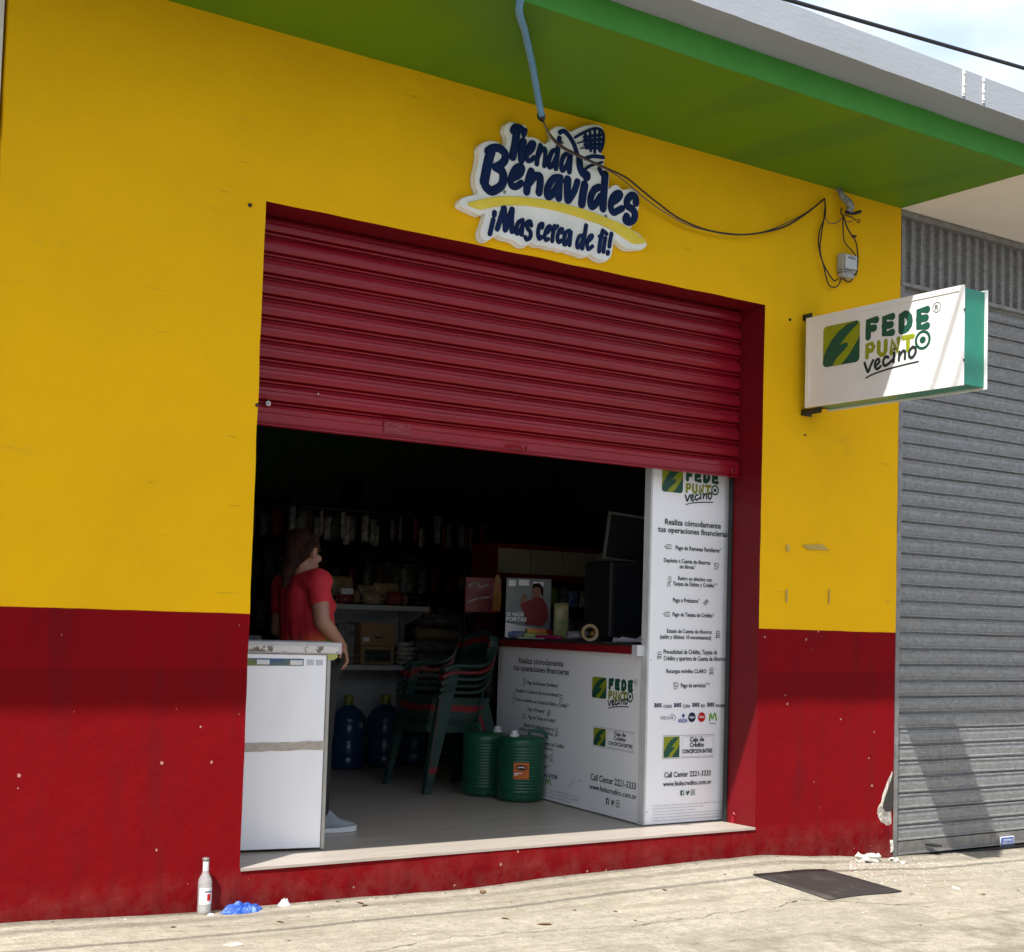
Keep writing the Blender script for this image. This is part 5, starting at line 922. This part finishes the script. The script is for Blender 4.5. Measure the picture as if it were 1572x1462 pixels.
# ================================================================== PERSON
def remesh(parts, voxel, smooth=4, name='p'):
    m = MB()
    for p in parts:
        if p[0] == 'c':
            _, a, b, r0, r1 = p; a, b = Vector(a), Vector(b); d = (b-a); L_ = d.length; d = d.normalized() if L_ > 0 else Vector((0, 0, 1)); P = []; R_ = []
            for k in range(5): t = math.radians(80-20*k); P.append(a-d*r0*math.sin(t)); R_.append(r0*math.cos(t))
            for k in range(1, 6): t = math.radians(20*k-20); P.append(b+d*r1*math.sin(t)); R_.append(r1*math.cos(t))
            m.tube(P, R_, 16)
        else:
            _, c, r, Mx = p; c = Vector(c); n = 20; vs = []; pf = [(math.sin(PI*i/12), -math.cos(PI*i/12)) for i in range(1, 12)]
            for (a, h) in pf:
                for k in range(n):
                    q = Vector((a*math.cos(2*PI*k/n)*r[0], a*math.sin(2*PI*k/n)*r[1], h*r[2])); q = (Mx @ q) if Mx else q; vs.append(c+q)
            N = len(pf); m.add(vs, [[i*n+k, i*n+(k+1) % n, (i+1)*n+(k+1) % n, (i+1)*n+k] for i in range(N-1) for k in range(n)]+[list(range(n))[::-1], [(N-1)*n+k for k in range(n)]])
    o = m.build('tmp', M['skin']); md = o.modifiers.new('r', 'REMESH'); md.mode = 'VOXEL'; md.voxel_size = voxel; md.use_smooth_shade = True
    ms = o.modifiers.new('s', 'SMOOTH'); ms.iterations = smooth; ms.factor = .5
    dg = bpy.context.evaluated_depsgraph_get(); dg.update(); me = bpy.data.meshes.new_from_object(o.evaluated_get(dg)); bpy.data.objects.remove(o); me.name = name; return me
WP = 7.42
def J(px, py, d=0): return dep(px, py, WP+d)
R3 = Vector((.905, -.425, 0)); D3 = Vector((.425, .905, 0))
per = thing('person', 'person in a red t-shirt and black trousers leaning on the white cabinet, looking away', 'person', (.78, .95, 0))
per.location = (0, 0, 0)
FWD = (R3*.68+D3*.73).normalized(); SIDE = Vector((FWD.y, -FWD.x, 0))       # SIDE: the person's right hand side, to the camera
HM = Matrix((FWD, -SIDE, Vector((0, 0, 1)))).transposed()
hc = J(466, 848); nk = J(468, 880, .01)
def HP(f, s_, u): return hc+FWD*f+SIDE*s_+Vector((0, 0, u))
parts = [('e', HP(-.012, 0, .02), (.094, .074, .096), HM), ('e', HP(.03, 0, -.045), (.062, .056, .068), HM), ('c', HP(.055, 0, -.085), HP(.03, 0, -.09), .026, .04), ('c', HP(-.02, 0, -.06), nk-Vector((0, 0, .04)), .050, .056),
  ('c', HP(.088, 0, -.005), HP(.104, 0, -.034), .009, .014), ('c', HP(.086, .022, -.068), HP(.086, -.022, -.068), .009, .009), ('c', HP(.076, .03, .018), HP(.076, -.03, .018), .014, .014), ('e', HP(.065, .045, -.03), (.02, .018, .02), None), ('e', HP(.065, -.045, -.03), (.02, .018, .02), None)]
for s_ in (1, -1): parts += [('c', HP(-.004, s_*.076, .012), HP(-.012, s_*.079, -.028), .012, .008), ('c', HP(-.016, s_*.084, .016), HP(-.016, s_*.082, -.012), .008, .006)]
shR, shL = J(489, 893, -.10), J(437, 900, .10); elR, wrR = J(494, 954, -.17), J(523, 988, -.10); elL, wrL = J(427, 966, .10), J(452, 972, .30)
hipC = J(476, 1010, .03); chest = J(470, 915, .0)
parts += [('c', nk, chest, .052, .088), ('c', shL, shR, .050, .050), ('c', chest, hipC, .088, .10), ('c', chest+SIDE*.04, hipC+SIDE*.05, .075, .09), ('c', chest-SIDE*.04, hipC-SIDE*.05, .075, .09)]
parts += [('c', shR, elR, .052, .041), ('c', elR, elR.lerp(wrR, .45), .042, .039), ('c', elR.lerp(wrR, .45), wrR, .038, .025), ('c', shL, elL, .050, .040), ('c', elL, wrL, .040, .026)]
kneeR, ankR = Vector((.80, .86, .46)), Vector((.785, .79, .085)); kneeL, ankL = Vector((.62, 1.02, .46)), Vector((.57, 1.02, .085))
for kn, an, s_ in ((kneeR, ankR, 1), (kneeL, ankL, -1)):
    hj = hipC+SIDE*.07*s_-Vector((0, 0, .08)); parts += [('c', hj, kn, .085, .055), ('c', kn, an, .053, .036), ('c', an-Vector((.02, 0, .03)), an+Vector((.13, -.01, -.055)), .03, .022)]
# right hand: palm draped over the cabinet edge, fingers hanging
pd = Vector((.35, -.20, -.72)).normalized(); across = FWD.cross(pd).normalized(); palm0 = wrR; palm1 = J(531, 1004, -.10)
pd = (palm1-palm0).normalized(); across = (D3-pd*D3.dot(pd)).normalized(); parts.append(('c', palm0, palm0.lerp(palm1, .35), .024, .026))
for i in range(4):
    off = across*(-.027+.018*i); k0 = palm1+off*1.0; parts.append(('c', palm0+off*.5, k0, .015, .012)); ln = (.031, .036, .034, .026)[i]
    d1 = (pd*.9+Vector((0, 0, -.5))-R3*.15).normalized(); d2 = (Vector((0, 0, -1))-R3*.45).normalized(); d3 = (Vector((0, 0, -.8))-R3*.9).normalized()
    a = k0; b_ = a+d1*ln*1.1; c_ = b_+d2*ln*.75; e_ = c_+d3*ln*.6; parts += [('c', a, b_, .0098, .009), ('c', b_, c_, .009, .0082), ('c', c_, e_, .0082, .0072)]
t0 = palm0.lerp(palm1, .35)-across*.025; t1 = t0+(pd*.6-across*.5-R3*.5).normalized()*.035; t2 = t1+(pd*.8-R3*.5+Vector((0, 0, -.3))).normalized()*.028; parts += [('c', t0, t1, .013, .0105), ('c', t1, t2, .0105, .0085)]
# left hand resting out of sight
hl = (wrL-elL).normalized()
for i in range(4): q = wrL+hl*.075+Vector((0, 0, -.005))+hl.cross(Vector((0, 0, 1)))*(-.027+.018*i); parts += [('c', wrL, q, .022, .011), ('c', q, q+hl*.04+Vector((0, 0, -.01)), .0098, .0085), ('c', q+hl*.04+Vector((0, 0, -.01)), q+hl*.06+Vector((0, 0, -.03)), .0085, .0075)]
q = wrL+hl.cross(Vector((0, 0, 1)))*.03; parts.append(('c', q, q+hl*.05+hl.cross(Vector((0, 0, 1)))*.02, .012, .009))
body = remesh(parts, .0052, 3, 'body'); obj_from(body, 'body', M['skin'], per)
# shirt
sp = [('c', nk+Vector((0, 0, -.035)), chest+Vector((0, 0, .03)), .066, .118), ('c', shL+Vector((0, 0, -.005)), shR+Vector((0, 0, -.005)), .072, .072), ('c', chest, J(474, 982, .02), .118, .125), ('c', chest+SIDE*.05, J(474, 985, .0)+SIDE*.05, .098, .108), ('c', chest-SIDE*.06, J(474, 985, .0)-SIDE*.06, .098, .108), ('e', chest+FWD*.075+Vector((0, 0, -.055)), (.085, .125, .08), HM),
  ('c', shR, shR.lerp(elR, .42), .068, .060), ('c', shL, shL.lerp(elL, .45), .066, .060)]
sm_ = remesh(sp, .0075, 6, 'shirt')
for v in sm_.vertices:
    p = v.co; w = noise.noise(Vector((p.x*9+p.z*5, p.y*9, p.z*13)))*.006+noise.noise(Vector((p.x*24+p.z*20, p.y*22, p.z*16)))*.003
    f = max(0, 1.12-p.z)*8; w += math.sin((p.x*26-p.z*34)+3*noise.noise(p*6))*.0025*min(1, f); v.co = p+v.normal*w
obj_from(sm_, 'shirt', M['shirt'], per)
ci = [shR.lerp(elR, .42)]
# trousers, belt line to ankles
tp = []
for kn, an, s_ in ((kneeR, ankR, 1), (kneeL, ankL, -1)):
    hj = hipC+SIDE*.07*s_-Vector((0, 0, .06)); tp += [('c', hj, kn, .105, .072), ('c', kn, an+Vector((0, 0, .03)), .070, .050)]
tp += [('c', hipC+SIDE*.06-Vector((0, 0, .01)), hipC-SIDE*.06-Vector((0, 0, .01)), .138, .138)]
obj_from(remesh(tp, .012, 4, 'trousers'), 'trousers', M['pants'], per)
# hair
hp_ = [('e', HP(-.030, 0, .034), (.094, .084, .092), HM), ('c', HP(-.07, .0, .0), HP(-.095, .01, -.06), .062, .040), ('c', HP(-.05, .045, .0), HP(-.075, .02, -.05), .040, .028), ('c', HP(-.05, -.045, .0), HP(-.075, -.02, -.05), .040, .028), ('c', HP(-.10, .01, -.05), HP(-.14, .015, -.12), .036, .034), ('c', HP(-.14, .015, -.12), HP(-.155, .02, -.18), .034, .014),
  ('c', HP(.035, .05, .055), HP(.055, .062, .012), .020, .010), ('c', HP(.01, .06, .07), HP(-.05, .075, .02), .026, .026)]
hm_ = remesh(hp_, .006, 4, 'hair')
for v in hm_.vertices: p = v.co; v.co = p+v.normal*(.0035*noise.noise(Vector((p.x*70, p.y*70, p.z*14)))+.004*noise.noise(p*25))
obj_from(hm_, 'hair', M['hair'], per)
# shoes
for nm, an in (('shoe', ankR), ('shoe', ankL)):
    a = an; ft = [('c', Vector((a.x-.03, a.y, .045)), Vector((a.x+.06, a.y-.005, .042)), .037, .036), ('c', Vector((a.x+.06, a.y-.005, .042)), Vector((a.x+.185, a.y-.01, .028)), .040, .020), ('c', Vector((a.x-.02, a.y, .06)), Vector((a.x-.01, a.y, .115)), .038, .036), ('c', Vector((a.x+.08, a.y, .058)), Vector((a.x+.01, a.y, .105)), .03, .036)]
    so_ = obj_from(remesh(ft, .007, 3, 'shoe'), 'shoe', M['shoe'], per); m = MB(); pts = smooth_closed([(-.072, -.028), (-.078, 0), (-.07, .03), (.02, .036), (.10, .045), (.18, .034), (.215, .004), (.19, -.034), (.10, -.046), (.02, -.034)], 3)
    m.prism(pts, lambda u, v, h: Vector((a.x+u, a.y+v, h+(.010 if u > .19 else 0)*(.5))), .001, .024); m.build('sole', M['sole'], so_)
# ================================================================== PAVEMENT LITTER
def gp(px, py):
    z = -.2
    for _ in range(8): p = at(px, py, 'z', z); z = gz(p.x, p.y)
    return Vector((p.x, p.y, z))
bl = thing('glass_bottle', 'empty clear glass bottle with white labels standing against the red wall', 'bottle', gp(311, 1402))
bl.location = (bl.location.x, min(bl.location.y, -.045), gz(bl.location.x, -.05))
pr = [(.004, .004), (.026, .001), (.0295, .006), (.030, .02), (.030, .135), (.027, .150), (.017, .168), (.0135, .180), (.0125, .222), (.0145, .225), (.0145, .236), (.012, .237), (.0105, .18), (.015, .165), (.0255, .148), (.0275, .13), (.0275, .02), (.02, .008), (.004, .010)]
MB().lathe((0, 0, 0), pr, 24).build('bottle_glass', M['glass'], bl)
def wraplab(z0, z1, r, a0, a1, mat, nm, parent):
    vs = []; n = 12
    for z in (z0, z1):
        for i in range(n+1): a = math.radians(a0+(a1-a0)*i/n); vs.append((r*math.cos(a), r*math.sin(a), z))
    MB().add(vs, [[i, i+1, n+2+i, n+1+i] for i in range(n)], True).build(nm, mat, parent)
wraplab(.045, .115, .0306, -160, -40, M['paper'], 'body_label', bl); wraplab(.182, .222, .0134, -170, -20, M['paper'], 'neck_label', bl); wraplab(.060, .088, .0310, -92, -60, M['rink'], 'label_print', bl); wraplab(.095, .100, .0310, -110, -50, M['ink'], 'label_print', bl)
MB().lathe((0, 0, 0), [(.0148, .2255), (.0152, .227), (.0152, .2355), (.012, .2375), (.004, .2378)], 16).build('bottle_cap', M['steel'], bl)
def crumple(name, label, cat_, loc, sx, sy, sz, mat, seed):
    m = MB(); N, K = 26, 9; vs = []
    for j in range(K+1):
        v = j/K
        for i in range(N):
            a = 2*PI*i/N; r = 1-v; q = 1+.35*noise.noise(Vector((math.cos(a)*2.2+seed, math.sin(a)*2.2, v*2)))+.15*noise.noise(Vector((math.cos(a)*7+seed, math.sin(a)*7, v*5)))
            vs.append((sx*r*q*math.cos(a), sy*r*q*math.sin(a), max(0, sz*(1-r**2.2)*(.75+.6*noise.noise(Vector((math.cos(a)*3*r+seed, math.sin(a)*3*r, 7)))))))
    m.add(vs, [[j*N+i, j*N+(i+1) % N, (j+1)*N+(i+1) % N, (j+1)*N+i] for j in range(K) for i in range(N)], False)
    return tag(m.build(name, mat, None, loc), label, cat_)
p = gp(350, 1389); crumple('plastic_bag', 'crumpled blue plastic bag at the foot of the red wall beside the bottle', 'bag', (p.x, min(p.y, -.055), gz(p.x, -.06)), .10, .045, .048, M['bluebag'], 3)
p = gp(422, 1384); crumple('paper_scrap', 'crumpled white paper scrap on the pavement below the door step', 'paper', (p.x, -.03, gz(p.x, -.03)), .026, .02, .036, M['paper'], 8)
p = gp(372, 1390); crumple('film_scrap', 'clear crumpled film scrap at the right end of the blue bag', 'scrap', (p.x, min(p.y, -.045), gz(p.x, -.05)), .05, .02, .022, M['whitebag'], 12)
p = gp(324, 1405); crumple('paper_pellet', 'tiny white paper pellet in front of the glass bottle', 'paper', p, .014, .01, .009, M['paper'], 15)
p = gp(357, 1451); crumple('leaf_wrapper', 'dry pale wrapper lying flat near the lower left edge', 'scrap', p, .045, .02, .012, pm('dry_wrapper', (.33, .26, .20), .6, (.5, .47, .42), 40), 18)
# metal plate
c4 = [gp(1156, 1344), gp(1265, 1336), gp(1384, 1370), gp(1273, 1383)]
m = MB(); nrm = Vector((0, 0, 1)); n = 8; vs = []
for j in range(n+1):
    for i in range(n+1): s_, t = i/n, j/n; q = (c4[0].lerp(c4[1], s_)).lerp(c4[3].lerp(c4[2], s_), t); vs.append((q.x, q.y, max(gz(q.x, q.y)+.006, q.z+.008)+.002*noise.noise(q*4)))
k = len(vs); vs += [(a, b, c-.008) for a, b, c in vs]; F = [[j*(n+1)+i, j*(n+1)+i+1, (j+1)*(n+1)+i+1, (j+1)*(n+1)+i] for j in range(n) for i in range(n)]; F += [[k+a for a in f[::-1]] for f in F]
bd = list(range(n+1))+[j*(n+1)+n for j in range(1, n+1)]+[n*(n+1)+i for i in range(n-1, -1, -1)]+[j*(n+1) for j in range(n-1, 0, -1)]; F += [[bd[i], bd[(i+1) % len(bd)], k+bd[(i+1) % len(bd)], k+bd[i]] for i in range(len(bd))]
tag(m.add(vs, F, True).build('metal_plate', M['plate']), 'dark rusty metal cover plate lying on the pavement', 'metal plate')
def rock(loc, s, seed, mat, name, flat=.6):
    m = MB(); n = 9; vs = []
    for j in range(1, 6):
        th = PI*j/6
        for i in range(n):
            a = 2*PI*i/n; d = Vector((math.sin(th)*math.cos(a), math.sin(th)*math.sin(a), math.cos(th))); q = 1+.9*noise.noise(d*2.3+Vector((seed*3.3, 0, 0))); vs.append((loc[0]+d.x*s*q, loc[1]+d.y*s*q, loc[2]+d.z*s*q*flat+s*flat*.5))
    return m.add(vs, [[j*n+i, j*n+(i+1) % n, (j+1)*n+(i+1) % n, (j+1)*n+i] for j in range(4) for i in range(n)]+[list(range(n))[::-1], [4*n+i for i in range(n)]])
LB = ['large white broken plaster slab leaning at the red wall corner', 'white plaster lump behind the leaning slab', 'white plaster chunk at the foot of the shutter guide', 'small white plaster chunk right of the guide', 'flat pale plaster flake lying out on the pavement right of the plate']
for i, (px, py, s_, fl) in enumerate(((1322, 1322, .045, .7), (1338, 1320, .055, .5), (1373, 1322, .034, .5), (1385, 1325, .024, .5), (1465, 1363, .03, .15))):
    p = gp(px, py); y = min(p.y, -.035); o = rock((0, 0, 0), s_, i+2, None, '', fl).build('plaster_chunk', M['plaster'], None, (p.x, y, gz(p.x, y)-.004)); tag(o, LB[i], 'plaster'); o.rotation_euler = (0, 0, i)
m = MB()
for i in range(330):
    r = random.random(); px = 1305+240*r**1.7*random.random()**.4; py = 1318+5+44*random.random()**1.8*(.3+r); p = gp(px, py)
    if p.y > -.02: continue
    m.mi = 1 if random.random() < .12 else 0; rk_ = rock((p.x, p.y, p.z-.001), random.uniform(.0015, .006)*(1.6 if i % 12 == 0 else 1), i, None, '', .4); m.add(rk_.v, rk_.f)
for i in range(240):
    x = random.uniform(-1.2, 5.8); y = -.02-abs(random.gauss(0, .5)) if i % 2 else -.015-abs(random.gauss(0, .03)); m.mi = random.choice([0, 2, 2, 2]); rk_ = rock((x, y, gz(x, y)-.001), random.uniform(.0015, .006), i+300, None, '', .5); m.add(rk_.v, rk_.f)
tag(m.build('rubble', [M['plaster'], pm('red_paint_flake', (.34, .02, .02), .8), pm('grey_grit', (.12, .10, .08), .9)]), 'scattered plaster crumbs, grit and paint flakes along the wall foot', 'rubble', kind='stuff')
for i, (px, py) in enumerate(((741, 1370), (836, 1420), (776, 1411), (560, 1391), (553, 1387), (1400, 1373), (882, 1398), (945, 1400), (1020, 1367), (1113, 1343), (1413, 1421), (430, 1416), (266, 1424), (1278, 1376), (518, 1385), (1510, 1374), (975, 1414))):
    p = gp(px, py); s_ = random.uniform(.012, .026) if i > 1 else .038; a = random.uniform(0, 6); m = MB(); pts = [(1, 0), (.5, .38), (-.3, .42), (-1, .05), (-.4, -.35), (.4, -.4)]
    vs = [(s_*(u*math.cos(a)-v*math.sin(a)), s_*(u*math.sin(a)+v*math.cos(a)), .003+.25*s_*abs(v)) for u, v in pts]+[(0, 0, .002)]; m.add(vs, [[k, (k+1) % 6, 6] for k in range(6)])
    tag(m.build('dry_leaf', M['leaf'], None, p), 'small dry brown leaf lying on the worn pavement', 'leaf', 'dry leaves scattered on the pavement')
